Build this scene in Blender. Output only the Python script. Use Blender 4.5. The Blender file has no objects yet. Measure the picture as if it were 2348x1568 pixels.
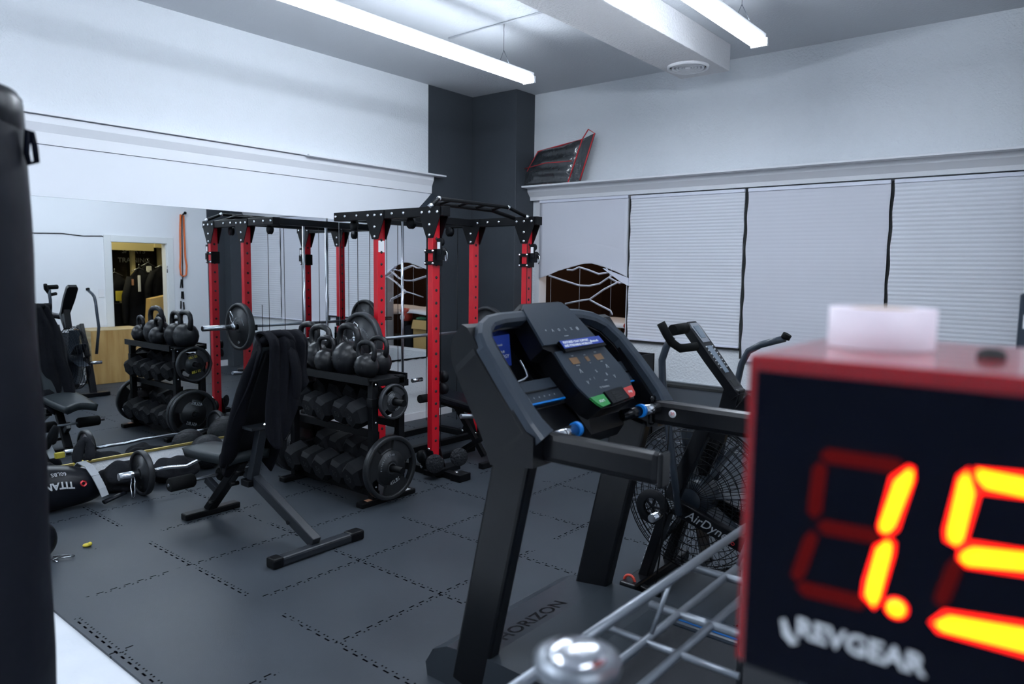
import bpy, bmesh, math, random
from mathutils import Vector, Matrix, Quaternion
random.seed(7)
PI=math.pi; V=Vector
C=bpy.context.scene.collection
# ------------------------------------------------------------ camera frame
F=1646.6; EYE=V((5.392,0,1.55))
def frame(y,p,r):
    y,p,r=[math.radians(a) for a in (y,p,r)]
    f=V((math.sin(y)*math.cos(p),math.cos(y)*math.cos(p),math.sin(p)))
    rt=V((math.cos(y),-math.sin(y),0)); up=rt.cross(f)
    return rt*math.cos(r)+up*math.sin(r), -rt*math.sin(r)+up*math.cos(r), f
RT,UP,FW=frame(-39.095,-5.67,.80)
def W(px,py,ax,val):
    d=FW*F+RT*(px-1174)-UP*(py-784); t=(val-EYE[ax])/d[ax]; return EYE+d*t
def WR(px,py,x):          # point seen in the mirror (mirror plane x=0) whose real x is given
    p=W(px,py,0,-x); return V((x,p.y,p.z))
# ------------------------------------------------------------ materials
def mat(name,col,rough=.5,metal=0,bump=None,var=None,emit=None,spec=.5,coat=0,trans=0,alpha=1,aniso=None):
    if max(col)<.05 and metal<.5 and spec==.5: spec=.16 if rough>.3 else .3
    m=bpy.data.materials.new(name); m.use_nodes=True; nt=m.node_tree; b=nt.nodes['Principled BSDF']
    b.inputs['Base Color'].default_value=(*col,1); b.inputs['Roughness'].default_value=rough; b.inputs['Metallic'].default_value=metal
    b.inputs['Specular IOR Level'].default_value=spec; b.inputs['Coat Weight'].default_value=coat
    b.inputs['Transmission Weight'].default_value=trans; b.inputs['Alpha'].default_value=alpha
    tc=nt.nodes.new('ShaderNodeTexCoord')
    if emit: b.inputs['Emission Color'].default_value=(*emit[0],1); b.inputs['Emission Strength'].default_value=emit[1]
    if bump:
        n=nt.nodes.new('ShaderNodeTexNoise'); n.inputs['Scale'].default_value=bump[0]; n.inputs['Detail'].default_value=3
        bp=nt.nodes.new('ShaderNodeBump'); bp.inputs['Strength'].default_value=bump[1]; bp.inputs['Distance'].default_value=bump[2]
        nt.links.new(tc.outputs['Object'],n.inputs['Vector']); nt.links.new(n.outputs['Fac'],bp.inputs['Height']); nt.links.new(bp.outputs['Normal'],b.inputs['Normal'])
    if var:
        n=nt.nodes.new('ShaderNodeTexNoise'); n.inputs['Scale'].default_value=var[0]; n.inputs['Detail'].default_value=5
        r=nt.nodes.new('ShaderNodeValToRGB'); c2=var[1]
        r.color_ramp.elements[0].color=(*col,1); r.color_ramp.elements[1].color=(*c2,1); r.color_ramp.elements[0].position=.35; r.color_ramp.elements[1].position=.68
        if len(var)>2:
            mp=nt.nodes.new('ShaderNodeMapping'); mp.inputs['Scale'].default_value=var[2]; nt.links.new(tc.outputs['Object'],mp.inputs['Vector']); nt.links.new(mp.outputs[0],n.inputs['Vector'])
        else: nt.links.new(tc.outputs['Object'],n.inputs['Vector'])
        nt.links.new(n.outputs['Fac'],r.inputs['Fac']); nt.links.new(r.outputs['Color'],b.inputs['Base Color'])
    return m
M={}
M['wall']=mat('wall_paint',(.76,.79,.82),.75,bump=(60,.8,.010))
M['wallsm']=mat('smooth_white_paint',(.76,.78,.81),.55,bump=(20,.1,.002))
M['panel']=mat('white_panel_paint',(.74,.76,.80),.6)
M['trim']=mat('trim_paint',(.76,.77,.80),.45,bump=(12,.15,.002))
M['dark']=mat('charcoal_wall_paint',(.040,.048,.058),.62,bump=(45,.35,.004),spec=.4)
M['ceil']=mat('ceiling_paint',(.60,.62,.65),.85,bump=(70,.5,.006))
M['duct']=mat('textured_plaster',(.72,.71,.72),.8,bump=(60,.9,.01))
M['mirror']=mat('mirror_silver',(.86,.89,.90),.0,1)
M['gold']=mat('brass_trim',(.45,.36,.12),.35,.7)
M['blind']=mat('blind_fabric',(.66,.67,.73),.8)
M['blindrail']=mat('blind_rail',(.74,.76,.86),.4)
M['gap']=mat('dark_gap',(.03,.032,.033),.7)
M['black']=mat('black_powder_coat',(.0035,.004,.005),.42,bump=(180,.12,.001))
M['blackm']=mat('black_plastic',(.004,.005,.007),.5,bump=(300,.15,.0006))
M['blackg']=mat('black_gloss_plastic',(.002,.0025,.004),.22)
M['steel']=mat('chrome_steel',(.62,.64,.68),.18,1)
M['steeld']=mat('brushed_grey_steel',(.23,.25,.28),.38,.85,bump=(90,.1,.001))
M['bolt']=mat('zinc_bolt',(.78,.80,.84),.2,1)
M['red']=mat('red_powder_coat',(.50,.006,.016),.34)
M['iron']=mat('cast_iron',(.017,.019,.022),.40,.3,spec=.42,bump=(70,.25,.002))
M['iron2']=mat('grey_cast_iron',(.034,.037,.042),.42,.3,spec=.4,bump=(60,.3,.002))
M['kb']=mat('kettlebell_enamel',(.006,.007,.009),.34,.2,bump=(60,.2,.001),spec=.4)
M['benchm']=mat('bench_satin_grey',(.016,.019,.024),.34,spec=.35,bump=(90,.1,.001))
M['rubber']=mat('hex_rubber',(.007,.008,.010),.6,bump=(120,.2,.001))
M['foam']=mat('black_foam',(.004,.0045,.005),.85,bump=(200,.4,.002))
M['vinyl']=mat('black_vinyl',(.005,.006,.009),.32,bump=(14,.35,.006))
M['vinylg']=mat('grey_vinyl_pad',(.022,.028,.032),.38,bump=(9,.2,.004))
M['cloth']=mat('black_fleece',(.003,.0035,.006),.92,bump=(25,.5,.01))
M['cloth2']=mat('charcoal_cloth',(.009,.010,.013),.9,bump=(12,.8,.02))
M['webbing']=mat('grey_webbing',(.30,.32,.34),.7,bump=(150,.4,.001))
M['white']=mat('white_plastic',(.78,.78,.80),.4)
M['ink']=mat('white_ink',(.72,.74,.76),.5)
M['inkd']=mat('pale_grey_ink',(.30,.32,.34),.5)
M['redink']=mat('red_ink',(.55,.02,.03),.5)
M['yellow']=mat('yellow_ink',(.55,.45,.04),.5)
M['redvinyl']=mat('red_vinyl',(.50,.05,.03),.4)
M['blue']=mat('blue_plastic',(.0,.17,.55),.35)
M['bluepaper']=mat('blue_leaflet',(.02,.05,.30),.4)
M['green']=mat('green_key',(.03,.24,.06),.4)
M['redkey']=mat('red_key',(.45,.035,.03),.4)
M['amber']=mat('amber_window',(.17,.09,.04),.3)
M['deck']=mat('treadmill_grey',(.030,.037,.045),.3,bump=(25,.08,.002))
M['belt']=mat('treadmill_belt',(.02,.022,.026),.6,bump=(160,.4,.002))
M['tmframe']=mat('treadmill_charcoal',(.003,.0035,.005),.28,spec=.30,bump=(90,.1,.001))
M['tmgrey']=mat('treadmill_slate',(.026,.035,.048),.30,bump=(60,.15,.001))
M['lcd']=mat('lcd_glass',(.16,.20,.24),.15)
M['ply']=mat('plywood',(.50,.32,.12),.55,var=(3.0,(.38,.21,.06),(3,6,.7)))
M['plyside']=mat('plywood_edge',(.46,.36,.20),.6,var=(4.0,(.36,.26,.12),(1,1,6)))
M['card']=mat('cardboard',(.42,.28,.10),.8,bump=(20,.1,.002))
M['orange']=mat('orange_rubber',(.65,.14,.03),.5)
M['beige']=mat('beige_paint',(.42,.37,.20),.6)
M['doorp']=mat('door_paint',(.70,.72,.72),.5)
M['darkglass']=mat('dark_window_glass',(.012,.011,.009),.1)
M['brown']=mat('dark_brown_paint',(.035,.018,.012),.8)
M['redpaint']=mat('dark_red_drape',(.10,.008,.010),.8)
M['concrete']=mat('white_painted_floor',(.62,.65,.69),.42,bump=(9,.5,.01),var=(2.5,(.72,.74,.77)))
M['tape']=mat('white_roll',(.76,.66,.72),.55)
M['tread']=mat('tread_plate',(.02,.022,.026),.4,.3,bump=(60,1,.01))
M['cork']=mat('tan_sticker',(.40,.20,.12),.7)
M['tube']=mat('lamp_tube',(1,1,1),.5,emit=((.80,.89,1.0),44))
M['lens']=mat('amber_lens',(.3,.02,.01),.3)
M['segon']=mat('lit_segment',(1,.3,0),.4,emit=((1,.46,.0),2.8))
M['segon2']=mat('lit_segment_rim',(1,.0,0),.4,emit=((1,.008,.0),2.2))
M['segoff']=mat('unlit_segment',(.12,.003,.003),.4,spec=.05)
M['tred']=mat('timer_red_enamel',(.25,.002,.007),.22,spec=.3,coat=.45)
M['tface']=mat('timer_face',(.003,.004,.009),.2,spec=.05)
M['plastic']=mat('clear_plastic',(.03,.035,.04),.12,bump=(18,1,.02),coat=1)
M['greenpad']=mat('green_cloth',(.02,.10,.05),.8)
# blinds: fine horizontal pleats in the cloth itself
def pleats(m,n,s):
    nt=m.node_tree; b=nt.nodes['Principled BSDF']; tc=nt.nodes.new('ShaderNodeTexCoord'); w=nt.nodes.new('ShaderNodeTexWave')
    w.bands_direction='Z'; w.inputs['Scale'].default_value=n; w.inputs['Distortion'].default_value=.15
    bp=nt.nodes.new('ShaderNodeBump'); bp.inputs['Strength'].default_value=s; bp.inputs['Distance'].default_value=.01
    nt.links.new(tc.outputs['Object'],w.inputs['Vector']); nt.links.new(w.outputs['Fac'],bp.inputs['Height']); nt.links.new(bp.outputs['Normal'],b.inputs['Normal'])
M['blind2']=mat('pleated_blind',(.70,.72,.77),.8)
# interlocking rubber mats: toothed seams on a 0.61 m grid
def matfloor():
    m=mat('rubber_mat',(.034,.039,.046),.55,spec=.34); nt=m.node_tree; N=nt.nodes; L=nt.links; b=N['Principled BSDF']
    g=N.new('ShaderNodeNewGeometry'); s=N.new('ShaderNodeSeparateXYZ'); L.new(g.outputs['Position'],s.inputs[0])
    def ma(op,a,bb=None,c=None):
        n=N.new('ShaderNodeMath'); n.operation=op
        for i,v in enumerate((a,bb,c)):
            if v is None: continue
            if isinstance(v,(int,float)): n.inputs[i].default_value=v
            else: L.new(v,n.inputs[i])
        return n.outputs[0]
    def seam(u,v,off):
        # tooth offset along v, line at multiples of .61 in u
        sq=ma('SIGN',ma('SINE',ma('MULTIPLY',v,2*PI/.062)))
        uu=ma('ADD',ma('SUBTRACT',u,off),ma('MULTIPLY',sq,.009))
        d=ma('ABSOLUTE',ma('SUBTRACT',ma('FRACT',ma('ADD',ma('DIVIDE',uu,.61),.5)),.5))
        line=ma('LESS_THAN',d,.0042/.61)
        ed=ma('GREATER_THAN',ma('SINE',ma('MULTIPLY',v,2*PI/.062)),-.75)
        nz=N.new('ShaderNodeTexNoise'); nz.inputs['Scale'].default_value=2.2; L.new(g.outputs['Position'],nz.inputs['Vector'])
        vis=ma('GREATER_THAN',nz.outputs['Fac'],.42)
        return ma('MULTIPLY',ma('MULTIPLY',line,ed),vis)
    k=ma('MAXIMUM',seam(s.outputs[1],s.outputs[0],1.15),seam(s.outputs[0],s.outputs[1],1.83))
    nz=N.new('ShaderNodeTexNoise'); nz.inputs['Scale'].default_value=1.7; nz.inputs['Detail'].default_value=8; L.new(g.outputs['Position'],nz.inputs['Vector'])
    r=N.new('ShaderNodeValToRGB'); r.color_ramp.elements[0].color=(.022,.028,.036,1); r.color_ramp.elements[1].color=(.037,.045,.056,1); r.color_ramp.elements[0].position=.3; r.color_ramp.elements[1].position=.72
    L.new(nz.outputs['Fac'],r.inputs['Fac'])
    mx=N.new('ShaderNodeMix'); mx.data_type='RGBA'; L.new(k,mx.inputs[0]); L.new(r.outputs['Color'],mx.inputs[6]); mx.inputs[7].default_value=(.001,.001,.002,1); L.new(ma('MULTIPLY',ma('SUBTRACT',1.0,k),.34),b.inputs['Specular IOR Level'])
    L.new(mx.outputs[2],b.inputs['Base Color'])
    n2=N.new('ShaderNodeTexNoise'); n2.inputs['Scale'].default_value=220; L.new(g.outputs['Position'],n2.inputs['Vector'])
    h=ma('SUBTRACT',ma('MULTIPLY',n2.outputs['Fac'],.25),k); bp=N.new('ShaderNodeBump'); bp.inputs['Strength'].default_value=.6; bp.inputs['Distance'].default_value=.003
    L.new(h,bp.inputs['Height']); L.new(bp.outputs['Normal'],b.inputs['Normal'])
    rr=N.new('ShaderNodeMapRange'); rr.inputs[3].default_value=.42; rr.inputs[4].default_value=.62; L.new(nz.outputs['Fac'],rr.inputs[0]); L.new(rr.outputs[0],b.inputs['Roughness'])
    return m
M['mats']=matfloor()
# ------------------------------------------------------------ mesh builder
ROOT={}
def basis(z,up=None):
    z=V(z).normalized(); u=V(up) if up else (V((0,0,1)) if abs(z.z)<.95 else V((0,1,0)))
    x=u.cross(z).normalized(); y=z.cross(x); return x,y,z
class MB:
    def __init__(s): s.v=[]; s.f=[]; s.sm=[]
    def add(s,vs,fs,smooth=False):
        o=len(s.v); s.v+=[V(a) for a in vs]; s.f+=[[i+o for i in f] for f in fs]; s.sm+=[smooth]*len(fs); return s
    def box(s,lo,hi,ch=0,mx=None):
        (x0,y0,z0),(x1,y1,z1)=lo,hi; x0,x1=min(x0,x1),max(x0,x1); y0,y1=min(y0,y1),max(y0,y1); z0,z1=min(z0,z1),max(z0,z1)
        c=min(ch,(x1-x0)/2.01,(y1-y0)/2.01,(z1-z0)/2.01)
        if c<=0:
            vs=[V((x,y,z)) for x in (x0,x1) for y in (y0,y1) for z in (z0,z1)]
            fs=[(0,1,3,2),(4,6,7,5),(0,4,5,1),(2,3,7,6),(0,2,6,4),(1,5,7,3)]
        else:
            bm=bmesh.new(); bmesh.ops.create_cube(bm,size=1)
            for v in bm.verts: v.co=V((x0+(v.co.x+.5)*(x1-x0),y0+(v.co.y+.5)*(y1-y0),z0+(v.co.z+.5)*(z1-z0)))
            bmesh.ops.bevel(bm,geom=bm.edges[:],offset=c,segments=2,affect='EDGES',profile=.5)
            bm.verts.index_update(); vs=[v.co.copy() for v in bm.verts]; fs=[[v.index for v in f.verts] for f in bm.faces]; bm.free()
        if mx: vs=[mx@v for v in vs]
        return s.add(vs,fs)
    def bar(s,p,q,w,h,up=None,ch=0):   # rectangular bar from p to q: w across, h along up
        p,q=V(p),V(q); x,y,z=basis(q-p,up); L=(q-p).length
        m=Matrix(((x.x,y.x,z.x,p.x),(x.y,y.y,z.y,p.y),(x.z,y.z,z.z,p.z),(0,0,0,1)))
        return s.box((-w/2,-h/2,0),(w/2,h/2,L),ch,m)
    def tube(s,pts,r,n=12,cap=True,closed=False,flat=None):
        pts=[V(p) for p in pts]; k=len(pts); rs=r if isinstance(r,(list,tuple)) else [r]*k
        if flat is None: flat=(1,1)
        tang=[]
        for i in range(k):
            a=pts[i-1] if (i>0 or closed) else pts[i]; b=pts[(i+1)%k] if (i<k-1 or closed) else pts[i]
            t=(b-a); tang.append(t.normalized() if t.length>1e-9 else V((0,0,1)))
        x,y,z=basis(tang[0]); vs=[]
        for i in range(k):
            if i>0:
                q=tang[i-1].rotation_difference(tang[i]); x=q@x; y=q@y
            for j in range(n):
                a=2*PI*j/n; vs.append(pts[i]+(x*math.cos(a)*flat[0]+y*math.sin(a)*flat[1])*rs[i])
        fs=[]
        for i in range(k if closed else k-1):
            i2=(i+1)%k
            for j in range(n):
                j2=(j+1)%n; fs.append((i*n+j,i*n+j2,i2*n+j2,i2*n+j))
        s.add(vs,fs,True)
        if cap and not closed:
            o=len(s.v)-len(vs); s.f.append([o+j for j in range(n)][::-1]); s.sm.append(False); s.f.append([o+(k-1)*n+j for j in range(n)]); s.sm.append(False)
        return s
    def cyl(s,p,q,r,n=24,r2=None): return s.tube([p,q],[r,r if r2 is None else r2],n)
    def lathe(s,prof,c,axis=(0,0,1),n=32,smooth=True,up=None):   # prof: (r, h) along axis
        x,y,z=basis(axis,up); c=V(c); k=len(prof); vs=[];fs=[]
        for r,h in prof:
            for j in range(n):
                a=2*PI*j/n; vs.append(c+z*h+(x*math.cos(a)+y*math.sin(a))*max(r,1e-5))
        for i in range(k-1):
            for j in range(n): fs.append((i*n+j,i*n+(j+1)%n,(i+1)*n+(j+1)%n,(i+1)*n+j))
        return s.add(vs,fs,smooth)
    def sector(s,r1,r2,a1,a2,h1,h2,c,axis,n=8,up=None):
        x,y,z=basis(axis,up); c=V(c); vs=[]
        for i in range(n+1):
            a=a1+(a2-a1)*i/n; d=x*math.cos(a)+y*math.sin(a)
            vs+=[c+d*r1+z*h1,c+d*r2+z*h1,c+d*r2+z*h2,c+d*r1+z*h2]
        fs=[]
        for i in range(n):
            o=i*4; fs+=[(o,o+1,o+5,o+4),(o+1,o+2,o+6,o+5),(o+2,o+3,o+7,o+6),(o+3,o,o+4,o+7)]
        fs+=[(0,3,2,1),(n*4,n*4+1,n*4+2,n*4+3)]
        return s.add(vs,fs)
    def prism(s,pts,d):   # polygon (3d points) pushed along vector d
        pts=[V(p) for p in pts]; d=V(d); k=len(pts); vs=pts+[p+d for p in pts]
        return s.add(vs,[list(range(k))[::-1],list(range(k,2*k))]+[(i,(i+1)%k,k+(i+1)%k,k+i) for i in range(k)])
    def ball(s,c,r,n=20,sc=(1,1,1)):
        c=V(c); pr=[(math.sin(PI*i/n)*r,-math.cos(PI*i/n)*r) for i in range(n+1)]; o=len(s.v); s.lathe(pr,(0,0,0),n=n*2)
        for i in range(o,len(s.v)): v=s.v[i]; s.v[i]=V((v.x*sc[0]+c.x,v.y*sc[1]+c.y,v.z*sc[2]+c.z))
        return s
    def grid(s,fn,nu,nv,thick=None):
        vs=[V(fn(i/nu,j/nv)) for i in range(nu+1) for j in range(nv+1)]
        fs=[(i*(nv+1)+j,(i+1)*(nv+1)+j,(i+1)*(nv+1)+j+1,i*(nv+1)+j+1) for i in range(nu) for j in range(nv)]
        return s.add(vs,fs,True)
    def build(s,name,m,parent=None,sub=0,solid=0,fixn=False):
        me=bpy.data.meshes.new(name); root=V((0,0,0))
        if parent is not None: root=ROOT.get(parent.name,V((0,0,0)))
        me.from_pydata([tuple(v-root) for v in s.v],[],s.f); me.materials.append(M[m] if isinstance(m,str) else m)
        me.polygons.foreach_set('use_smooth',s.sm)
        bm=bmesh.new(); bm.from_mesh(me); bmesh.ops.recalc_face_normals(bm,faces=bm.faces); bm.to_mesh(me); bm.free(); me.update()
        o=bpy.data.objects.new(name,me); C.objects.link(o)
        if parent is not None: o.parent=parent; ROOT[o.name]=root
        if solid: md=o.modifiers.new('s','SOLIDIFY'); md.thickness=solid; md.offset=0
        if sub: md=o.modifiers.new('u','SUBSURF'); md.levels=sub; md.render_levels=sub
        return o
def text_mb(body,size,o,x,y,ext=.0006,align='CENTER',mb=None,stretch=1,shear=0,bold=0):
    cu=bpy.data.curves.new('t','FONT'); cu.body=body; cu.size=size; cu.extrude=ext; cu.align_x=align; cu.align_y='CENTER'; cu.shear=shear; cu.offset=bold; cu.resolution_u=3
    ob=bpy.data.objects.new('t',cu); C.objects.link(ob); bpy.context.view_layer.update()
    me=bpy.data.meshes.new_from_object(ob.evaluated_get(bpy.context.evaluated_depsgraph_get()))
    mb=mb or MB(); x=V(x).normalized(); y=V(y).normalized(); z=x.cross(y); o=V(o)
    mb.add([o+x*v.co.x*stretch+y*v.co.y+z*v.co.z for v in me.vertices],[list(p.vertices) for p in me.polygons])
    bpy.data.objects.remove(ob); bpy.data.curves.remove(cu); bpy.data.meshes.remove(me); return mb
def tag(o,label,cat,group=None,kind=None):
    o['label']=label; o['category']=cat
    if group: o['group']=group
    if kind: o['kind']=kind
    return o
def thing(name,label,cat,loc=(0,0,0),group=None):
    o=bpy.data.objects.new(name,None); C.objects.link(o); o.location=loc; o.empty_display_size=.05; ROOT[o.name]=V(loc)
    return tag(o,label,cat,group)
def struct(name,mb,m,parent=None,**k):
    o=mb.build(name,m,parent,**k)
    if parent is None: o['kind']='structure'
    return o
def dup(root,loc,label,rot=None,scale=None,group=None,first=[]):
    r=root.copy(); C.objects.link(r); r.location=loc; r['label']=label
    if rot is not None: r.rotation_euler=rot
    if scale is not None: r.scale=(scale,)*3
    if group: r['group']=group
    for ch in list(root.children):
        c=ch.copy(); C.objects.link(c); c.parent=r
        for g in list(ch.children):
            d=g.copy(); C.objects.link(d); d.parent=c
    return r
def place(proto,used,loc,label,rot=None,scale=None,group=None):
    if not used:
        used.append(1); proto.location=loc; proto['label']=label
        if rot is not None: proto.rotation_euler=rot
        if scale is not None: proto.scale=(scale,)*3
        if group: proto['group']=group
        return proto
    return dup(proto,loc,label,rot if rot is not None else (0,0,0),scale if scale is not None else 1,group)
# ============================================================ THE ROOM
ZC=3.407; YW=6.211; YC=5.9; XR=5.2
struct('floor',MB().box((-.2,-4.2,-.15),(9.2,8.6,-.012)),'concrete')
mt=MB().box((-.0,1.115,-.012),(8.0,6.0,0)).build('rubber_mat_floor','mats'); tag(mt,'dark grey interlocking rubber gym mats covering the floor','mat')
struct('ceiling',MB().box((-.2,-4.2,ZC),(9.2,8.6,ZC+.12)),'ceil')
wl=struct('wall_left',MB().box((-.15,-4.2,-.012),(0,5.24,ZC)),'wall')
struct('wall_left_corner',MB().box((-.15,5.24,-.012),(0,YW+.2,ZC)),'dark')
struct('column_left',MB().box((0,YC,0),(.615,YW+.1,ZC),.006),'dark')
struct('column_right',MB().box((5.02,YC,0),(XR+.05,YW+.1,ZC),.006),'dark')
# window wall with one open bay, white boards closing the lower part of the others
wb=MB(); 
wb.box((.6,YW,2.30),(8.0,YW+.14,ZC)); wb.box((.6,YW,0),(8.0,YW+.14,.53)); wb.box((1.80,YW,.53),(8.0,YW+.14,.95)); wb.box((1.80,YW+.06,.95),(8.0,YW+.14,2.30)); wb.box((.6,YW,.53),(.70,YW+.14,2.30))
struct('wall_back',wb,'wall')
struct('wall_front',MB().box((-.2,-4.2,-.012),(9.2,-4.05,ZC)),'wall')
struct('wall_far_side',MB().box((9.0,-4.2,-.012),(9.15,8.5,ZC)),'wall')
# right wall (seen in the mirror) with a doorway
y0,y1,zt=4.23,5.0,1.87
wr=MB(); wr.box((XR,3.12,0),(XR+.12,y0,ZC)); wr.box((XR,y1,0),(XR+.12,5.62,ZC)); wr.box((XR,y0,zt),(XR+.12,y1,ZC)); wr.box((XR,3.0,-.012),(9.0,3.12,ZC))
struct('wall_right',wr,'wallsm'); struct('wall_right_corner',MB().box((XR,5.62,0),(XR+.12,YW+.1,ZC)),'dark')
dr=struct('door_1',MB().box((XR-.02,y0-.09,0),(XR,y0,zt+.09),.004).box((XR-.02,y1,0),(XR,y1+.09,zt+.09),.004).box((XR-.02,y0,zt),(XR,y1,zt+.09),.004).box((XR,y0,0),(XR+.12,y0+.015,zt)).box((XR,y1-.015,0),(XR+.12,y1,zt)),'doorp')
for z in (.35,1.5): struct('hinge',MB().cyl((XR-.024,y1-.01,z-.05),(XR-.024,y1-.01,z+.05),.008),'steel',dr)
struct('baseboard_right',MB().box((XR-.015,3.1,0),(XR,y0-.09,.09)).box((XR-.015,y1+.09,0),(XR,YC,.09)),'trim')
struct('baseboard_left',MB().box((0,-4,-.012),(.012,5.6,.075),.004),'trim')
# ledges and panels of the mirror wall
struct('trim_1',MB().box((0,-4.0,2.505),(.085,3.73,2.525)).box((0,3.73,2.498),(.115,5.39,2.512)),'trim')
struct('trim_2',MB().prism([(0,-4,2.50),(.055,-4,2.50),(.052,-4,2.455),(.026,-4,2.40),(.022,-4,2.325),(0,-4,2.325)],(0,9.27,0)),'trim')
p=[(0,-4,1.99),(0,4.95,1.99),(0,4.95,2.03),(0,5.10,2.17),(0,5.27,2.32),(0,-4,2.32)]
struct('trim_3',MB().prism(p,(.014,0,0)),'panel')
struct('trim_4',MB().prism([(0,4.96,2.02),(0,5.0,2.0),(0,5.33,2.31),(0,5.28,2.335)],(.02,0,0)),'tmgrey')
mr=thing('wall_mirror','large frameless wall mirror on the left wall with a thin brass lower edge','mirror',(0,2,.184))
MB().box((0,-4.0,.184),(.006,4.112,1.992)).build('mirror_pane','mirror',mr)
MB().box((.006,-4.0,.172),(.014,4.112,.190),.002).build('brass_strip','gold',mr)
mr=thing('wall_mirror','shorter wall mirror by the dark corner, black along its right edge','mirror',(0,4.6,.645))
MB().box((0,4.115,.648),(.006,5.215,1.992)).build('mirror_pane','mirror',mr)
e=MB().box((0,5.215,.64),(.010,5.228,1.992))
e.prism([(0.001,4.115+k*1.1/24,.655) for k in range(25)]+[(0.001,5.215-k*1.1/24,.634+random.uniform(-.008,.008)) for k in range(25)],(.004,0,0))
e.build('black_edge','black',mr)
# shelf ledge and mouldings of the window wall
sh=MB().box((.42,6.0,2.418),(8,YW,2.436),.003); struct('trim_5',sh,'trim')
struct('trim_6',MB().prism([(.5,YW,2.418),(.5,6.10,2.418),(.5,6.105,2.38),(.5,6.15,2.33),(.5,6.155,2.295),(.5,YW,2.295)],(7.4,0,0)),'trim')
# low ledge under the windows
struct('trim_7',MB().box((1.8,YW-.16,0),(4.93,YW,.50)).box((1.8,YW-.05,.5),(4.93,YW,.53)),'steeld'); 
struct('trim_8',MB().box((1.8,YW-.175,.50),(4.93,YW,.525),.004),'gap')
# ceiling duct with a round diffuser
dx0,dx1,dz,dy=2.50,2.93,3.195,5.80
struct('ceiling_duct',MB().box((dx0,-4,dz),(dx1,dy,ZC),.006),'duct')
df=thing('air_diffuser','round white ceiling diffuser under the end of the duct','vent',(2.72,5.47,dz))
m=MB()
for i,r in enumerate((.165,.130,.100,.072,.046)):
    m.lathe([(r,0),(r-.004,-.022+i*.002),(r-.016,-.020+i*.002),(r-.020,0)],(2.72,5.47,dz-.002),n=48)
m.lathe([(.022,0),(.02,-.02),(0,-.024)],(2.72,5.47,dz)); m.build('rings','white',df)
MB().lathe([(.15,0),(.15,-.002),(0,-.002)],(2.72,5.47,dz),n=48).build('throat','gap',df)
struct('ceiling_conduit',MB().cyl((1.2,4.30,ZC-.008),(2.50,4.27,ZC-.008),.007),'ceil')
# ---- strip lights
def strip(x,y0,y1,z,label,bracket=False):
    t=thing('strip_light',label,'light',(x,(y0+y1)/2,z),'fluorescent strip lights')
    MB().box((x-.042,y0,z+.022),(x+.042,y1,z+.062),.006).build('housing','white',t)
    for s in(-1,1):
        tb=MB().cyl((x+s*.036,y0+.03,z),(x+s*.036,y1-.03,z),.019,16).build('tube','tube',t)
    MB().box((x-.055,y0,z-.022),(x+.055,y0+.02,z+.03)).box((x-.055,y1-.02,z-.022),(x+.055,y1,z+.03)).build('end_cap','white',t)
    for yy in (y0+.32,y1-.33):
        w=MB(); w.cyl((x,yy,z+.16),(x,yy,ZC),.0022,6); w.tube([(x,yy,z+.16),(x-.05,yy,z+.06)],.002,6); w.tube([(x,yy,z+.16),(x+.05,yy,z+.06)],.002,6); w.build('hanger_wire','steeld',t)
    return t
strip(1.77,2.2,4.64,3.05,'white fluorescent strip light hanging left of the ceiling duct')
strip(3.53,2.4,4.86,3.07,'white fluorescent strip light ending right of the ceiling duct')
MB().tube([(3.2,4.55,ZC-.01),(3.35,4.5,ZC-.03),(3.44,4.44,ZC-.16),(3.5,4.4,3.16)],.006).build('x','white').name='light_cord'
tag(bpy.data.objects['light_cord'],'white power cord dropping to the right strip light','cord')
strip(1.77,-1.5,.94,3.05,'white strip light outside the picture near the left wall')
strip(3.53,-1.5,.94,3.07,'white strip light outside the picture above the camera side')
strip(6.4,-.6,1.84,3.07,'white strip light outside the picture on the far right')
# ============================================================ WINDOWS AND BLINDS
def blind(name,x0,x1,z0,z1,m,label,rail=True,n=92):
    t=thing(name,label,'blind',((x0+x1)/2,YW,z1),'window blinds')
    b=MB(); st=(z1-z0)/n; pts=[]
    for i in range(n+1):
        z=z1-i*st; off=(.0030 if m=='blind2' else .0006) if i%2 else 0
        pts.append((z,off))
    vs=[];fs=[]
    for i,(z,o) in enumerate(pts):
        w=.004*math.sin(i*.37); vs+=[(x0+w,YW-.03-o,z),(x1+w*.5,YW-.03-o-.003*math.sin(i*.21),z)]
    fs=[(2*i,2*i+1,2*i+3,2*i+2) for i in range(n)]
    b.add(vs,fs); b.build('fabric',m,t,solid=.003)
    MB().box((x0,YW-.045,z1),(x1,YW-.012,z1+.03),.004).build('head_rail','blindrail',t)
    MB().box((x0,YW-.042,z0-.018),(x1,YW-.016,z0),.003).build('bottom_rail','blindrail' if rail else 'white',t)
    return t
blind('window_blind',1.83,2.955,.91,2.255,'blind2','pleated white blind beside the broken one, its bottom rail showing')
blind('window_blind',2.985,4.10,.80,2.255,'blind','smooth pale blind third from the dark column',n=90)
blind('window_blind',4.125,5.01,.80,2.255,'blind2','ribbed white blind at the right edge above the timer',n=88)
struct('window_1',MB().box((.66,YW-.008,.5),(.72,YW+.10,2.30)).box((1.79,YW-.008,.5),(1.815,YW+.10,2.28)).box((.72,YW+.05,.5),(1.8,YW+.09,.55)).box((2.958,YW-.008,.80),(2.982,YW+.0,2.28)),'trim')
struct('window_gap',MB().box((2.958,YW-.014,.80),(2.982,YW-.0085,2.28)).box((4.102,YW-.014,.8),(4.122,YW,2.28)).box((1.802,YW-.014,.8),(1.828,YW-.0085,2.28)).box((1.83,YW-.03,.872),(2.955,YW,.89)),'gap')
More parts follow.
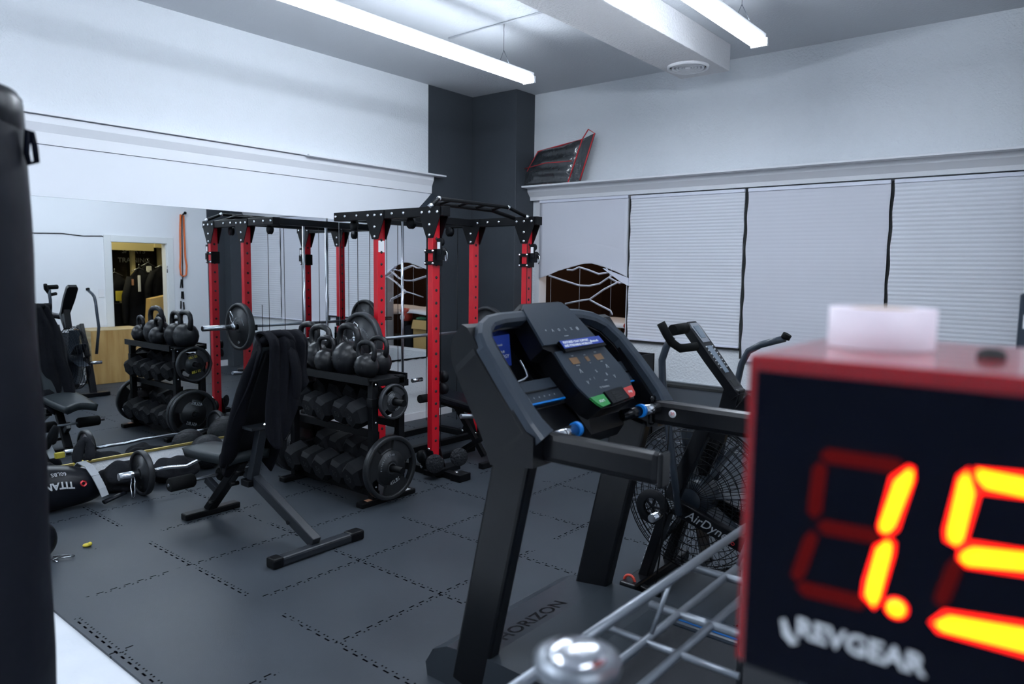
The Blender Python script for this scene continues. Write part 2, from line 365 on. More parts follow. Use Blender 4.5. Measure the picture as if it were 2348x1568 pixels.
# broken blind
bb=thing('broken_blind','white blind with a torn sagging lower edge next to the dark column','blind',(1.25,YW,2.26),'window blinds')
x0,x1=.73,1.80
prof=[(0,1.47),(.10,1.50),(.25,1.555),(.42,1.60),(.53,1.63),(.62,1.635),(.75,1.60),(.88,1.555),(1,1.50)]
def edge(u):
    for (a,za),(b,zb) in zip(prof,prof[1:]):
        if u<=b: return za+(zb-za)*(u-a)/(b-a)
    return prof[-1][1]
def fb(u,v):
    zb=edge(u); z=2.265-(2.265-zb)*v; r=.0012*((int(v*70)%2)); return (x0+(x1-x0)*u, YW-.03-r-.02*v*math.sin(u*5)*v, z)
MB().grid(fb,24,70).build('fabric','blind',bb,solid=.003)
MB().box((x0,YW-.045,2.265),(x1,YW-.012,2.295),.004).build('head_rail','blindrail',bb)
def wp(px,py,y=YW-.03): return W(px,py,1,y)
hang=[[(1258,632),(1290,643),(1328,655),(1352,656),(1375,651),(1400,634),(1412,628)],
      [(1300,619),(1313,620),(1328,613),(1350,620),(1373,629),(1396,625)],
      [(1296,697),(1330,690),(1352,687),(1385,664),(1422,645)],
      [(1352,688),(1372,699),(1400,713),(1404,722)],
      [(1390,616),(1400,630),(1398,638),(1420,650),(1440,646)]]
m=MB()
for h in hang: 
    for k in (0,1): m.tube([wp(a,b,YW-.02-.02*k)+V((0,0,.006*k)) for a,b in h],.007,6)
m.build('broken_slat','blindrail',bb)
m=MB()
for px in(1262,1328,1400): 
    a=wp(px,640); m.cyl((a.x,YW-.02,1.6),(a.x,YW-.02,1.02),.0012,5)
m.build('pull_cord','white',bb)
MB().prism([wp(1385,615),wp(1443,638),wp(1443,655),wp(1425,645)],(0,-.03,0)).build('torn_flap','blindrail',bb)
# room behind the open window
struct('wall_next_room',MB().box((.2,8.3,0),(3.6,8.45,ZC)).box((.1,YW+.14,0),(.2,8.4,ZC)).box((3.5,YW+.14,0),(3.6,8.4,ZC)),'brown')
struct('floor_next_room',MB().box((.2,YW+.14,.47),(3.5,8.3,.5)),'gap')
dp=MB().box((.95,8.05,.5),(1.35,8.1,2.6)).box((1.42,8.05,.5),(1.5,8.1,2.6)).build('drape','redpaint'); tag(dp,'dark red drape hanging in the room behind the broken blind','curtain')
struct('wall_panel_next_room',MB().box((1.7,8.2,.5),(2.25,8.29,2.6)),'tmgrey'); struct('wall_strip_next_room',MB().box((1.52,8.22,.5),(1.66,8.29,2.6)),'beige')
tb=thing('side_table','long folding table in the room behind the broken blind','table',(1.6,7.0,.5))
MB().box((.75,6.5,.985),(3.0,7.2,1.015)).build('tabletop','white',tb)
for x in(.85,2.9):
    for y in (6.55,7.1): MB().cyl((x,y,.5),(x,y,.985),.014).build('leg','steeld',tb)
def cl(u,v):
    return (.7+2.35*u,6.44+.82*v,1.02+.012*math.sin(u*21+v*5)+.008*math.sin(v*17+u*9)-(.05 if v<.04 else 0))
c=MB().grid(cl,50,24).build('tablecloth','white',solid=.004); tag(c,'crumpled white cloth over the table behind the broken blind','cloth')
def crate(loc,s,label,m='card',name='cardboard_box'):
    x,y,z=loc; t=thing(name,label,'box',loc); b=MB(); a,d,h=s
    b.box((x-a/2,y-d/2,z),(x+a/2,y+d/2,z+.01)); 
    for q in((x-a/2,y-d/2,x+a/2,y-d/2+.008),(x-a/2,y+d/2-.008,x+a/2,y+d/2),(x-a/2,y-d/2,x-a/2+.008,y+d/2),(x+a/2-.008,y-d/2,x+a/2,y+d/2)): b.box((q[0],q[1],z),(q[2],q[3],z+h))
    b.build('body',m,t)
    MB().prism([(x-a/2,y-d/2,z+h),(x+a/2,y-d/2,z+h),(x+a/2-.02,y-d/2-.05,z+h-.11),(x-a/2+.02,y-d/2-.05,z+h-.11)],(0,.004,0)).prism([(x-a/2,y+d/2,z+h),(x+a/2,y+d/2,z+h),(x+a/2,y+d/2+.03,z+h+.1),(x-a/2,y+d/2+.03,z+h+.1)],(0,.004,0)).build('flap',m,t)
    return t
crate((1.28,6.52,.5),(.38,.26,.40),'open cardboard carton behind the broken window blind')
g=MB().ball((1.42,6.52,.905),.07,12,(1.6,1,.5)).build('green_cloth_bundle','greenpad'); tag(g,'green cloth heaped in the open cardboard carton','cloth')
gl=thing('boxing_glove','red and black boxing glove hanging under the table cloth','glove',(1.78,6.50,.93))
MB().ball((1.70,6.50,.94),.085,12,(.9,.9,1.15)).ball((1.70,6.46,1.0),.06,10,(1.3,.7,.7)).build('padding','redvinyl',gl)
MB().lathe([(.05,-.16),(.055,-.10),(.05,0)],(1.70,6.50,.93)).build('cuff','black',gl)
MB().lathe([(.03,0),(.034,.004),(.04,.004),(.042,0)],(1.70,6.415,.92),(0,-1,0)).build('badge','white',gl)
bs=MB().box((.80,6.38,.5),(1.04,6.6,.78),.02).box((1.50,6.40,.5),(1.66,6.6,.82),.03).build('gear_bag','cloth2'); tag(bs,'black gear bag beside the carton behind the window','bag')
# ============================================================ THINGS ON THE WINDOW SIDE
pb=thing('storage_bag','clear plastic bag with red piping holding black gear, on the ledge','bag',tuple(W(1260,425,1,6.08)))
z0=2.437
cn=[(.53,6.06,z0),(1.18,6.04,z0),(1.30,6.10,2.86),(.72,6.14,2.80)]
def pil(u,v):
    a=V(cn[0]).lerp(V(cn[1]),u); b=V(cn[3]).lerp(V(cn[2]),u); p=a.lerp(b,v)
    k=math.sin(PI*u)**.5*math.sin(PI*v)**.5; return p,k
m=MB()
m.grid(lambda u,v:(lambda q:q[0]+V((0,-.055*q[1]-.012*math.sin(v*22+u*2)*q[1]-.006*math.sin(u*9),0)))(pil(u,v)),24,24)
m.grid(lambda u,v:(lambda q:q[0]+V((0,.05*q[1],0)))(pil(u,v)),16,16)
m.build('black_gear','plastic',pb)
m=MB().prism([V(cn[1]),V(cn[2]),V(cn[2])+V((.13,.02,.05)),V(cn[1])+V((.12,.03,.01))],(0,.02,0)); m.build('side_gusset','plastic',pb)
m=MB().tube([V(q) for q in cn],.007,6,closed=True).tube([V(cn[1]),V(cn[2]),V(cn[2])+V((.07,.0,.09)),V(cn[2])+V((.13,.02,.05)),V(cn[1])+V((.13,.02,.02))],.007,6)
m.tube([V(cn[0]).lerp(V(cn[3]),.5)+V((0,-.06,0)),V(cn[0]).lerp(V(cn[2]),.5)+V((0,-.075,0)),V(cn[1]).lerp(V(cn[2]),.5)+V((-.02,-.03,.0))],.004,6)
m.build('red_piping','redink',pb)
cr=thing('plastic_crate','black slotted plastic crate on the floor by the window wall','crate',(2.02,5.9,0))
m=MB().box((1.78,5.72,.0),(2.22,6.02,.02)).box((1.78,5.72,0),(1.80,6.02,.80)).box((2.20,5.72,0),(2.22,6.02,.80)).box((1.78,6.0,0),(2.22,6.02,.80)).box((1.78,5.72,.72),(2.22,5.74,.80)).box((1.78,5.72,0),(2.22,5.74,.40))
for k in range(5): m.box((1.80+k*.1,5.72,.4),(1.825+k*.1,5.74,.72))
m.build('body','blackm',cr)
MB().box((1.80,5.74,.6),(1.99,5.99,.84),.03).build('glove_stack','redvinyl',cr)
# dark machine post at the right edge
q=W(2342,720,1,4.2)
po=thing('machine_post','dark upright post with a white mark at the right edge of the picture','post',(5.27,2.2,0))
MB().box((5.243,2.17,0),(5.30,2.25,1.512),.006).build('upright','tmgrey',po)
MB().box((5.235,2.16,1.30),(5.31,2.26,1.36),.01).build('collar','black',po)
text_mb('F',.05,(5.262,2.168,1.44),(1,0,0),(0,0,1)).build('white_mark','ink',po)
# ============================================================ RIGHT WALL THINGS (seen in the mirror)
bx=thing('plyometric_box','large plywood jump box against the wall, seen in the mirror','box',(4.95,4.1,0))
ya,yb=3.72,4.43
MB().box((4.62,ya,0),(XR-.02,yb,.70),.004).build('body','ply',bx)
MB().box((4.618,ya+.001,.698),(XR-.02,yb,.702)).build('lid_edge','plyside',bx)
m=MB().box((4.63,ya-.002,.01),(XR-.03,ya,.69)); m.build('side_panel','plyside',bx)
m=MB()
for k in range(9): m.box((XR-.02-.0,ya,0),(XR-.019,ya,.0))
cu=thing('cubby_shelf','white cubby shelf with a dark top beside the plywood box','shelf',(4.95,3.55,0))
m=MB(); x0,x1,ya2,yb2=4.78,5.18,3.20,3.70
m.box((x0,ya2,0),(x1,ya2+.02,.42)).box((x0,yb2-.02,0),(x1,yb2,.42)).box((x0,ya2,.0),(x1,yb2,.05)).box((x0,ya2,.40),(x1,yb2,.42)).box((x0,ya2,.21),(x1,yb2,.225)).box((x1-.01,ya2,0),(x1,yb2,.42)).box((x0,3.45,.05),(x1,3.465,.4))
m.build('carcass','white',cu); MB().box((x0-.01,ya2-.01,.42),(x1,yb2+.01,.46),.005).build('top','tmgrey',cu)
# cable on the wall, outlet, bands
cb=MB().tube([WR(60,534,XR-.008),WR(140,535,XR-.008),WR(190,541,XR-.008),WR(232,541,XR-.008),WR(241,545,XR-.01),WR(243,580,XR-.008),WR(246,640,XR-.008),WR(250,690,XR-.008),WR(256,760,XR-.008)],.006,8).build('wall_cable','black'); tag(cb,'thin black cable running along the wall and down beside the doorway','cable')
a=WR(231,672,XR); o=MB().box((XR-.006,a.y-.035,a.z-.055),(XR,a.y+.035,a.z+.055),.002).build('wall_outlet','white'); tag(o,'white wall switch plate left of the doorway in the mirror','outlet')
a=WR(418,492,XR); hk=thing('wall_hook','black and white wall hook holding the orange band','hook',tuple(a))
MB().cyl(a,a+V((-.07,0,.02)),.012).ball(a+V((-.075,0,.02)),.022,8).build('peg','black',hk); MB().box((a.x-.008,a.y-.05,a.z-.02),(a.x,a.y+.03,a.z+.05),.003).build('plate','white',hk)
def rp(l,dx=.03): return [WR(px,py,XR-dx) for px,py in l]
ob=MB().tube(rp([(413,492),(412,530),(413,590),(412,612),(414,630),(420,634),(426,630),(427,610),(424,590),(421,530),(420,495)]),.019,8,flat=(1,.6),closed=True).build('resistance_band','orange'); tag(ob,'long orange resistance band looped over the wall hook','band')
bk=MB().tube(rp([(416,495),(417,560),(418,634),(418,650)],.015),.006,6)
for (pa,pb2) in (((415,640),(413,660)),((417,642),(418,660)),((416,668),(416,684)),((419,668),(420,686)),((414,690),(414,708)),((420,692),(421,706)),((421,706),(422,722))): bk.bar(WR(*pa,XR-.02),WR(*pb2,XR-.02),.022,.012)
o=bk.build('strap_bundle','black'); tag(o,'black straps hanging below the orange band','strap')
# doorway room
struct('wall_lobby',MB().box((7.9,3.1,0),(8.0,6.3,ZC)).box((5.3,6.2,0),(8,6.35,ZC)),'brown')
ww=thing('lobby_window','dark lobby window with backwards SPORTS TRAINING lettering','window',(7.8,5.2,0)); 
MB().box((7.80,3.3,.3),(7.82,6.2,2.4)).build('pane','darkglass',ww)
m=MB()
for px in (304,366,377): 
    a=WR(px,620,7.7); m.box((7.66,a.y-.03,0),(7.74,a.y+.03,2.6))
m.build('mullion','beige',ww)
zv=WR(300,574,7.45).z; yv=WR(352,570,7.45).y; m=MB().box((7.45,3.3,zv),(7.6,yv,2.6)).box((7.40,yv,zv+.06),(7.6,6.2,2.6)); m.build('valance','beige',ww)
a=WR(307,597,7.78); lt=text_mb('TRAINING',.15,(7.78,a.y,a.z),(0,1,0),(0,0,1),stretch=-1 if False else 1); 
# lettering reads the right way round only in the mirror
lt=MB(); text_mb('TRAINING',.115,(0,0,0),(1,0,0),(0,1,0),mb=lt); text_mb('SPORTS',.115,(0,.16,0),(1,0,0),(0,1,0),mb=lt)
lt.v=[V((7.79-v.z,a.y+v.x,a.z+v.y)) for v in lt.v]; lt.build('lettering','inkd',ww)
def jacket(px,py,x,w,h,label,patch=None):
    a=WR(px,py,x); t=thing('hanging_jacket',label,'jacket',(x,a.y,a.z),'jackets hung inside the doorway')
    def fj(u,v):
        th=2*PI*u; sh=min(1,.25+v*5) if v<.15 else 1-.12*math.sin(v*3)
        return (x+.09*math.sin(th)*sh+.012*math.sin(v*14+th*3),a.y+w/2*math.cos(th)*sh*(1+.06*math.sin(v*9)),a.z-h*v)
    MB().grid(fj,24,20).build('body','cloth',t)
    m=MB()
    for s in(-1,1): m.tube([(x,a.y+s*w*.36,a.z-h*.1),(x,a.y+s*w*.56,a.z-h*.35),(x,a.y+s*w*.6,a.z-h*.72)],[.05,.055,.04],10)
    m.build('sleeve','cloth2',t)
    MB().tube([(x,a.y-w*.3,a.z-.03),(x,a.y,a.z+.03),(x,a.y+w*.3,a.z-.03)],.007,6).tube([(x,a.y,a.z+.03),(x,a.y,a.z+.09)],.004,6).build('hanger','steeld',t)
    if patch:
        for (dy,dz,pw,ph,mm) in patch: MB().box((x-.115,a.y+dy-pw/2,a.z-dz-ph/2),(x-.10,a.y+dy+pw/2,a.z-dz+ph/2),.004).build('patch',mm,t)
    return t
jacket(262,628,6.9,.42,1.05,'black jacket with a yellow crest hanging at the left of the doorway',[(.02,.35,.12,.16,'yellow')])
jacket(318,618,6.6,.40,1.2,'black jacket with white sleeve lettering hanging in the doorway',[(-.05,.22,.04,.26,'ink'),(-.15,.2,.03,.10,'cork')])
jacket(338,606,6.95,.36,1.2,'black jacket with a white collar tag hanging in the doorway',[(-.03,.08,.08,.1,'ink')])
jacket(374,610,6.5,.46,.9,'black jacket hanging above the tall cardboard box',[(.0,.22,.03,.07,'yellow')])
a=WR(281,685,6.9); m=thing('paper_stack','small stack of pale cups and papers on the dark counter','papers',tuple(a))
MB().box((6.8,a.y-.08,a.z-.06),(7.0,a.y+.08,a.z),.004).build('stack','beige',m); MB().lathe([(.03,0),(.04,.09)],(6.85,a.y-.05,a.z)).lathe([(.03,0),(.035,.05)],(6.88,a.y+.05,a.z)).build('cup','white',m)
ct=MB().box((6.75,3.7,0),(7.3,a.y+.25,a.z-.06),.01).build('counter','black'); tag(ct,'dark counter inside the doorway','counter')
tc=thing('tall_carton','tall cardboard box leaning inside the doorway, seen in the mirror','box',(6.0,5.17,0))
A=WR(350,660,5.85); B=WR(386,656,5.75); 
m=MB().prism([(5.9,4.98,0),(5.9,5.36,0),(5.9,5.38,1.10),(5.9,5.06,1.04)],(.22,.03,0)); m.build('body','card',tc)
MB().box((5.89,5.14,.50),(5.899,5.17,.60)).build('label','white',tc)
# ============================================================ PROTOTYPES
def plate_mb(R,t,grip=True):   # disc in the y-z plane, axis x, centred
    b=MB(); ax=(1,0,0); h=t/2
    b.lathe([(R*.86,-h*.55),(R*.87,-h),(R*.985,-h),(R,-h*.7),(R,h*.7),(R*.985,h),(R*.87,h),(R*.86,h*.55),(R*.86,-h*.55)],(0,0,0),ax,56)
    b.lathe([(.026,-h),(R*.26,-h),(R*.28,-h*.5),(R*(.54 if grip else .87),-h*.5),(R*(.54 if grip else .87),h*.5),(R*.28,h*.5),(R*.26,h),(.026,h),(.026,-h)],(0,0,0),ax,48)
    if grip:
        for k in range(3):
            a=PI/2+PI/3+k*2*PI/3; b.sector(R*.52,R*.88,a-.62,a+.62,-h*.5,h*.5,(0,0,0),ax,10)
            b.tube([V((0,math.cos(a2)*R*.56,math.sin(a2)*R*.56)) for a2 in [a+PI/3-.42+.14*i for i in range(7)]],t*.22,6)
    return b
def arc_text(body,r,size,a0,step,x,sx,mb):
    for i,ch in enumerate(body):
        a=a0-step*i*sx
        if ch==' ': continue
        o=V((x,math.cos(a)*r,math.sin(a)*r)); up=V((0,math.cos(a),math.sin(a))); rt=up.cross(V((sx,0,0)))
        text_mb(ch,size,o,rt,up,mb=mb)
def make_plate(R,t,m,ink,big,small,grip=True):
    p=thing('weight_plate','x','plate')
    plate_mb(R,t,grip).build('disc',m,p)
    MB().lathe([(.026,-t*.52),(.036,-t*.52),(.036,t*.52),(.026,t*.52),(.026,-t*.52)],(0,0,0),(1,0,0),28).build('hub_ring','iron2',p)
    l=MB(); arc_text(small,R*.40,R*.085,PI*.92,.17,t/2*.62,1,l); text_mb(big,R*.16,(t/2*.62,0,-R*.66 if not grip else -R*.47),(0,1,0),(0,0,1),mb=l)
    text_mb(big,R*.19,(-t/2*.62,0,R*.42),(0,-1,0),(0,0,1),mb=l); text_mb(big,R*.19,(-t/2*.62,0,-R*.42),(0,-1,0),(0,0,1),mb=l)
    l.build('lettering',ink,p); return p
P45=make_plate(.215,.045,'iron','inkd','45LBS','FITNESS GEAR'); u45=[]
P10=make_plate(.118,.032,'iron2','inkd','10LBS','FITNESS GEAR'); u10=[]
P25=make_plate(.16,.04,'iron','yellow','25 LBS','OLYMPIC'); u25=[]
POLY=make_plate(.225,.05,'iron2','inkd','45','BARBELL STANDARD',False); up_=[]
def make_kb():
    k=thing('kettlebell','x','kettlebell')
    MB().lathe([(0,0),(.055,0),(.062,.004),(.085,.035),(.095,.075),(.090,.115),(.070,.150),(.040,.172),(0,.180)],(0,0,0),n=32).build('body','kb',k)
    pts=[(-.062,0,.125),(-.080,0,.165),(-.085,0,.205),(-.074,0,.240),(-.045,0,.258),(0,0,.264),(.045,0,.258),(.074,0,.240),(.085,0,.205),(.080,0,.165),(.062,0,.125)]
    MB().tube(pts,[.023,.020,.018,.018,.019,.020,.019,.018,.018,.020,.023],12).build('handle','kb',k)
    l=text_mb('20 KG',.03,(0,-.090,.085),(1,0,0),(0,0,1)); l.build('lettering','iron2',k)
    return k
KB=make_kb(); ukb=[]
def make_db(m,hs,L,name='hex_dumbbell'):
    d=thing(name,'x','dumbbell')
    for s in(-1,1):
        b=MB(); w=.085*hs; pr=[(w*.78,0),(w,.02*hs),(w,.11*hs),(w*.74,.135*hs)]
        y0=s*(L/2-.135*hs); vs=[];n=6
        prof=[(.001,0)]+pr+[(.001,.135*hs)]
        b.lathe(prof,(0,y0,0),(0,s,0),6,smooth=False,up=(0,0,1))
        b.build('head',m,d)
    MB().tube([(0,-L/2+.12*hs,0),(0,-.03,0),(0,0,0),(0,.03,0),(0,L/2-.12*hs,0)],[.014,.016,.018,.016,.014],14).build('handle','steel',d)
    l=text_mb('50',.05*hs,(0,-L/2-.001,0),(1,0,0),(0,0,1)); l.build('lettering','iron2',d)
    return d
DB=make_db('rubber',1.13,.40); udb=[]
# ============================================================ DUMBBELL RACK
XL,XRk=.90,1.775
rk=thing('dumbbell_rack','black three tier weight rack in the middle of the mats','rack',(1.33,3.12,0))
for x in(XL,XRk):
    MB().box((x-.035,2.90,0),(x+.035,3.37,.035),.008).build('foot','black',rk)
    for y in(3.02,3.25):
        MB().box((x-.025,y-.025,.035),(x+.025,y+.025,.82 if y<3.2 else .84),.004).build('post','black',rk)
    MB().box((x-.025,3.0,.785),(x+.025,3.28,.83),.004).build('top_rail','black',rk)
MB().box((XL,2.965,.820),(XRk+.02,3.30,.833),.003).box((XL,2.96,.80),(XRk+.02,2.975,.85)).box((XL,3.29,.80),(XRk+.02,3.305,.85)).build('kettlebell_shelf','black',rk)
TZ=[.20,.60]
for z in TZ:
    for y,dz in((3.06,-.06),(3.22,-.005)): MB().bar((XL,y,z-.085+dz),(XRk,y,z-.085+dz),.03,.05,ch=.003).build('tier_rail','black',rk)
for x,s in((XL,-1),(XRk,1)):
    for z,y,l in ((.245,3.10,.20),(.68,3.14,.17)):
        MB().cyl((x,y,z),(x+s*l,y,z),.022).build('plate_peg','black',rk)
        MB().box((x-.027,2.99,z-.03),(x+.027,3.28,z+.03),.004).build('peg_bracket','black',rk)
m=MB()
for x in (XL-.028,XRk+.028):
    for z in (.12,.55,.80): m.ball((x,3.02,z),.008,6); 
m.build('bolt','bolt',rk)
MB().box((1.775-.02,2.955,.035),(1.775+.02,3.02,.037)).build('sticker','cork',rk); MB().box((1.775-.025,3.26,.035),(1.775+.025,3.33,.037)).build('sticker','white',rk)
ordn=['leftmost','second from left','middle','fourth from left','rightmost']
for ti,z in enumerate(TZ):
    tn=['lowest','middle'][ti]
    for i in range(5):
        x=XL+.095+i*.172
        if ti==1 and i==0: continue
        place(DB,udb,(x,3.115,z+.03),f'black hex dumbbell, {ordn[i]} on the {tn} tier of the weight rack',rot=(.30,(.26,.1,.32,.18,.4)[i],random.uniform(-.05,.05)),scale=(1.0,.96,1.04,.98,1.05)[i]*(1.03 if ti==0 else .94),group='hex dumbbells on the weight rack')
RD=make_db('rubber',1.0,.34); RD.location=(XL+.10,3.115,.645); RD.rotation_euler=(.30,.5,.03); RD['label']='black dumbbell with a chrome handle at the left end of the middle tier'; RD['group']='hex dumbbells on the weight rack'
o=thing('red_dumbbell','small red vinyl dumbbell lying behind the left end of the middle tier','dumbbell',(1.0,3.30,.66))
MB().lathe([(.001,-.10),(.05,-.10),(.055,-.05),(.02,-.04),(.018,.04),(.055,.05),(.05,.10),(.001,.10)],(1.02,3.32,.66),(1,0,0),10).build('heads','redvinyl',o)
for i,(x,y,s,rz,lb) in enumerate([(.93,3.13,1.06,.02,'leftmost of the row'),(1.085,3.12,1.03,.08,'second of the row, partly behind its neighbours'),(1.225,3.20,.78,-.1,'small one near the back of the shelf'),(1.26,3.04,.82,.12,'third of the row with a shiny chip on it'),(1.43,3.10,1.12,-.04,'big round one right of the middle'),(1.665,3.06,.80,.1,'small one at the right end'),(1.60,3.22,.85,.05,'one at the back right corner')]):
    place(KB,ukb,(x,y,.834),f'black kettlebell on the rack shelf, {lb}',rot=(0,0,rz),scale=s*1.10,group='kettlebells on the rack shelf')
place(P45,u45,(XRk+.075,3.10,.245),'large black 45 lb grip plate on the low peg at the rack right end',rot=(.3,0,0))
place(P45,u45,(XL-.07,3.10,.245),'large black grip plate nearest the rack on the low left peg',rot=(.9,0,0))
place(P45,u45,(XL-.125,3.10,.245),'outer large black grip plate on the low left peg of the rack',rot=(-.3,0,0))
place(P10,u10,(XRk+.065,3.14,.68),'small grey 10 lb grip plate on the upper right peg of the rack',rot=(.5,0,0))
place(P25,u25,(XL-.08,3.14,.68),'medium black plate with yellow lettering on the upper left peg',rot=(.2,0,0))
# ============================================================ POWER RACK
x1,x2,ya,yb,zt=.975,1.585,3.76,4.87,1.97
pr=thing('power_rack','red and black power rack with cable tower in front of the mirror','rack',(1.28,4.3,0))
PW=.06
holes=MB()
for x in(x1,x2):
    for y in(ya,yb):
        MB().box((x-.026,y-.038,.05),(x+.026,y+.038,zt-.036),.004).build('upright','red',pr)
        for k in range(17):
            z=.27+k*.094
            holes.lathe([(.001,0),(.0115,0),(.0115,.0012),(.001,.0012)],(x+.0262,y,z),(1,0,0),12); holes.lathe([(.001,0),(.0115,0),(.0115,.0012),(.001,.0012)],(x-.0262,y,z),(-1,0,0),12)
ho=holes.build('adjustment_holes','gap',pr); ho['kind']='stuff'
bo=MB()
def bolt(p,ax): bo.lathe([(.012,0),(.0125,.004),(.009,.008),(.001,.009)],p,ax,10)
for y in(ya,yb):
    MB().box((.45,y-.038,zt-.035),(x2+.13,y+.038,zt+.035),.004).build('top_beam','black',pr)
    MB().box((.45,y-.028,.0),(x2+.10,y+.028,.055),.004).build('base_beam','black',pr)
    for x in(x1,x2):
        for s in(-1,):
            for yy in (y-.0445,y+.0385):
                MB().prism([(x-.105,yy,zt+.034),(x+.105,yy,zt+.034),(x+.10,yy,zt-.045),(x+.035,yy,zt-.19),(x-.035,yy,zt-.19),(x-.10,yy,zt-.045)],(0,.006,0)).build('gusset','black',pr)
                MB().prism([(x-.10,yy,.05),(x+.10,yy,.05),(x+.035,yy,.20),(x-.035,yy,.20)],(0,.006,0)).build('gusset','black',pr)
            for dx,dz in((-.08,0),(.08,0),(0,-.0),(0,-.09),(0,-.165)): bolt((x+dx,y-.0445,zt-.005+dz),(0,-1,0)); bolt((x+dx,y-.0445,.06-dz*.9),(0,-1,0))
    for x in(.48,.60,.75,1.17,1.30): bolt((x,y-.0385,zt),(0,-1,0))
MB().box((x1-.03,ya,zt-.03),(x1+.03,yb,zt+.03),.004).box((.46,ya,zt-.03),(.52,yb,zt+.03),.004).build('cross_beam','black',pr)
MB().box((.46,ya,.0),(.52,yb,.055),.004).box((x1-.03,ya,.0),(x1+.03,yb,.05),.004).build('base_cross_beam','black',pr)
bo.build('bolts','bolt',pr)
# multi grip pull-up bar
for o in (0,.055):
    a=V((x2+.02,ya-.0,zt+.035+0)); 
    if o==0: MB().tube([(x2+.02,ya-.05,zt+.04),(x2-.03,ya+.08,zt+.105),(x2-.03,yb-.22,zt+.10),(x2+.05,yb-.07,zt+.03)],.015,12).build('pull_up_bar','black',pr)
    else: MB().tube([(x2-.10,ya+.03,zt+.03),(x2-.14,ya+.16,zt+.08),(x2-.14,yb-.30,zt+.075),(x2-.06,yb-.1,zt+.02)],.017,12).build('pull_up_bar','black',pr)
m=MB(); 
for p in((x2+.02,ya-.05,zt+.04),(x2-.03,ya+.08,zt+.105),(x2-.03,yb-.22,zt+.10),(x2+.05,yb-.07,zt+.03)): m.ball(p,.019,8)
m.build('bar_cap','bolt',pr)
m=MB()
for k in range(4):
    y=ya+.2+k*.2; m.cyl((x2-.03,y,zt+.1),(x2-.14,y,zt+.08),.012)
m.build('grip_bar','black',pr)
MB().box((x1+.0262,ya-.030,zt-.29),(x1+.0270,ya+.030,zt-.20)).build('white_label','white',pr)
# adjustable pulley carriages on the two front uprights
for y,nm in((ya,'near'),(yb,'far')):
    z=1.64
    c=MB().box((x2-.048,y-.045,z-.06),(x2-.033,y+.045,z+.06),.003).box((x2+.033,y-.045,z-.06),(x2+.048,y+.045,z+.06),.003).box((x2-.05,y-.047,z-.055),(x2+.05,y-.036,z-.03)).box((x2-.05,y-.047,z+.03),(x2+.05,y-.036,z+.055)).build('pulley_carriage','black',pr)
    b2=MB()
    for dx in(-.04,.04):
        for dz in(-.045,.045): MB().ball((x2+dx,y-.05,z+dz),.010,6).build('carriage_bolt','bolt',c)
    a=MB().box((x2+.05,y-.02,z-.02),(x2+.12,y-.012,z+.05)).lathe([(.001,-.012),(.038,-.012),(.033,0),(.038,.012),(.001,.012)],(x2+.09,y,z+.035),(0,1,0),20).box((x2+.06,y-.025,z+.02),(x2+.10,y-.017,z+.13)).lathe([(.001,-.012),(.03,-.012),(.026,0),(.03,.012),(.001,.012)],(x2+.07,y,z+.11),(0,1,0),20).build('swivel_pulley','blackm',c)
    MB().box((x2+.062,y-.027,z+.06),(x2+.09,y-.0255,z+.11)).build('white_tag','white',c)
    MB().tube([(x2+.115,y,z+.055),(x2+.135,y,z+.03),(x2+.135,y,z-.01),(x2+.125,y,z-.03),(x2+.115,y,z-.01),(x2+.115,y,z+.03)],.004,6,closed=True).build('carabiner','steel',c)
# guide rods, carriage, cables and low pulley of the cable tower
for y in(4.12,4.38): MB().cyl((.56,y,.05),(.56,y,zt),.0125).build('guide_rod','steel',pr)
MB().box((.52,4.08,.50),(.60,4.42,.56),.005).build('weight_carriage','black',pr); MB().cyl((.56,4.0,.53),(.56,3.86,.53),.02).cyl((.56,4.5,.53),(.56,4.62,.53),.02).build('loading_peg','steel',pr)
m=MB()
for (x,y) in((.66,3.80),(.70,4.2),(.50,4.25),(.62,4.62),(.80,4.84),(1.62,3.80),(1.62,4.83),(.63,3.95)): MB().cyl((x,y,.15),(x,y,zt-.04),.0028,6).build('cable','black',pr)
m=MB()
for (x,y,z) in ((.66,3.78,.10),(.70,4.2,.1),(.62,3.80,zt-.07),(1.30,3.80,zt-.07),(.70,4.84,zt-.07),(1.62,3.83,.75),(1.62,3.83,.66)): MB().lathe([(.001,-.012),(.045,-.012),(.038,0),(.045,.012),(.001,.012)],(x,y,z),(0,1,0),22).build('pulley_wheel','blackm',pr)
m=MB().ball((.68,3.74,.66),.028,8,(1,1,1.5)).ball((.68,3.74,.58),.026,8,(1,1,1.5)).cyl((.68,3.74,.68),(.68,3.74,1.2),.003,6); m.build('cable_stopper','blackm',pr)
MB().bar((.55,3.70,.30),(.95,3.70,.10),.03,.04).build('stay','black',pr)
# j hooks
for y in(ya,yb):
    MB().box((x1-.036,y-.04,.93),(x1+.036,y-.031,1.03)).box((x1-.115,y-.035,.945),(x1-.03,y+.035,.965)).box((x1-.12,y-.035,.945),(x1-.105,y+.035,1.0)).build('bar_hook','blackm',pr)
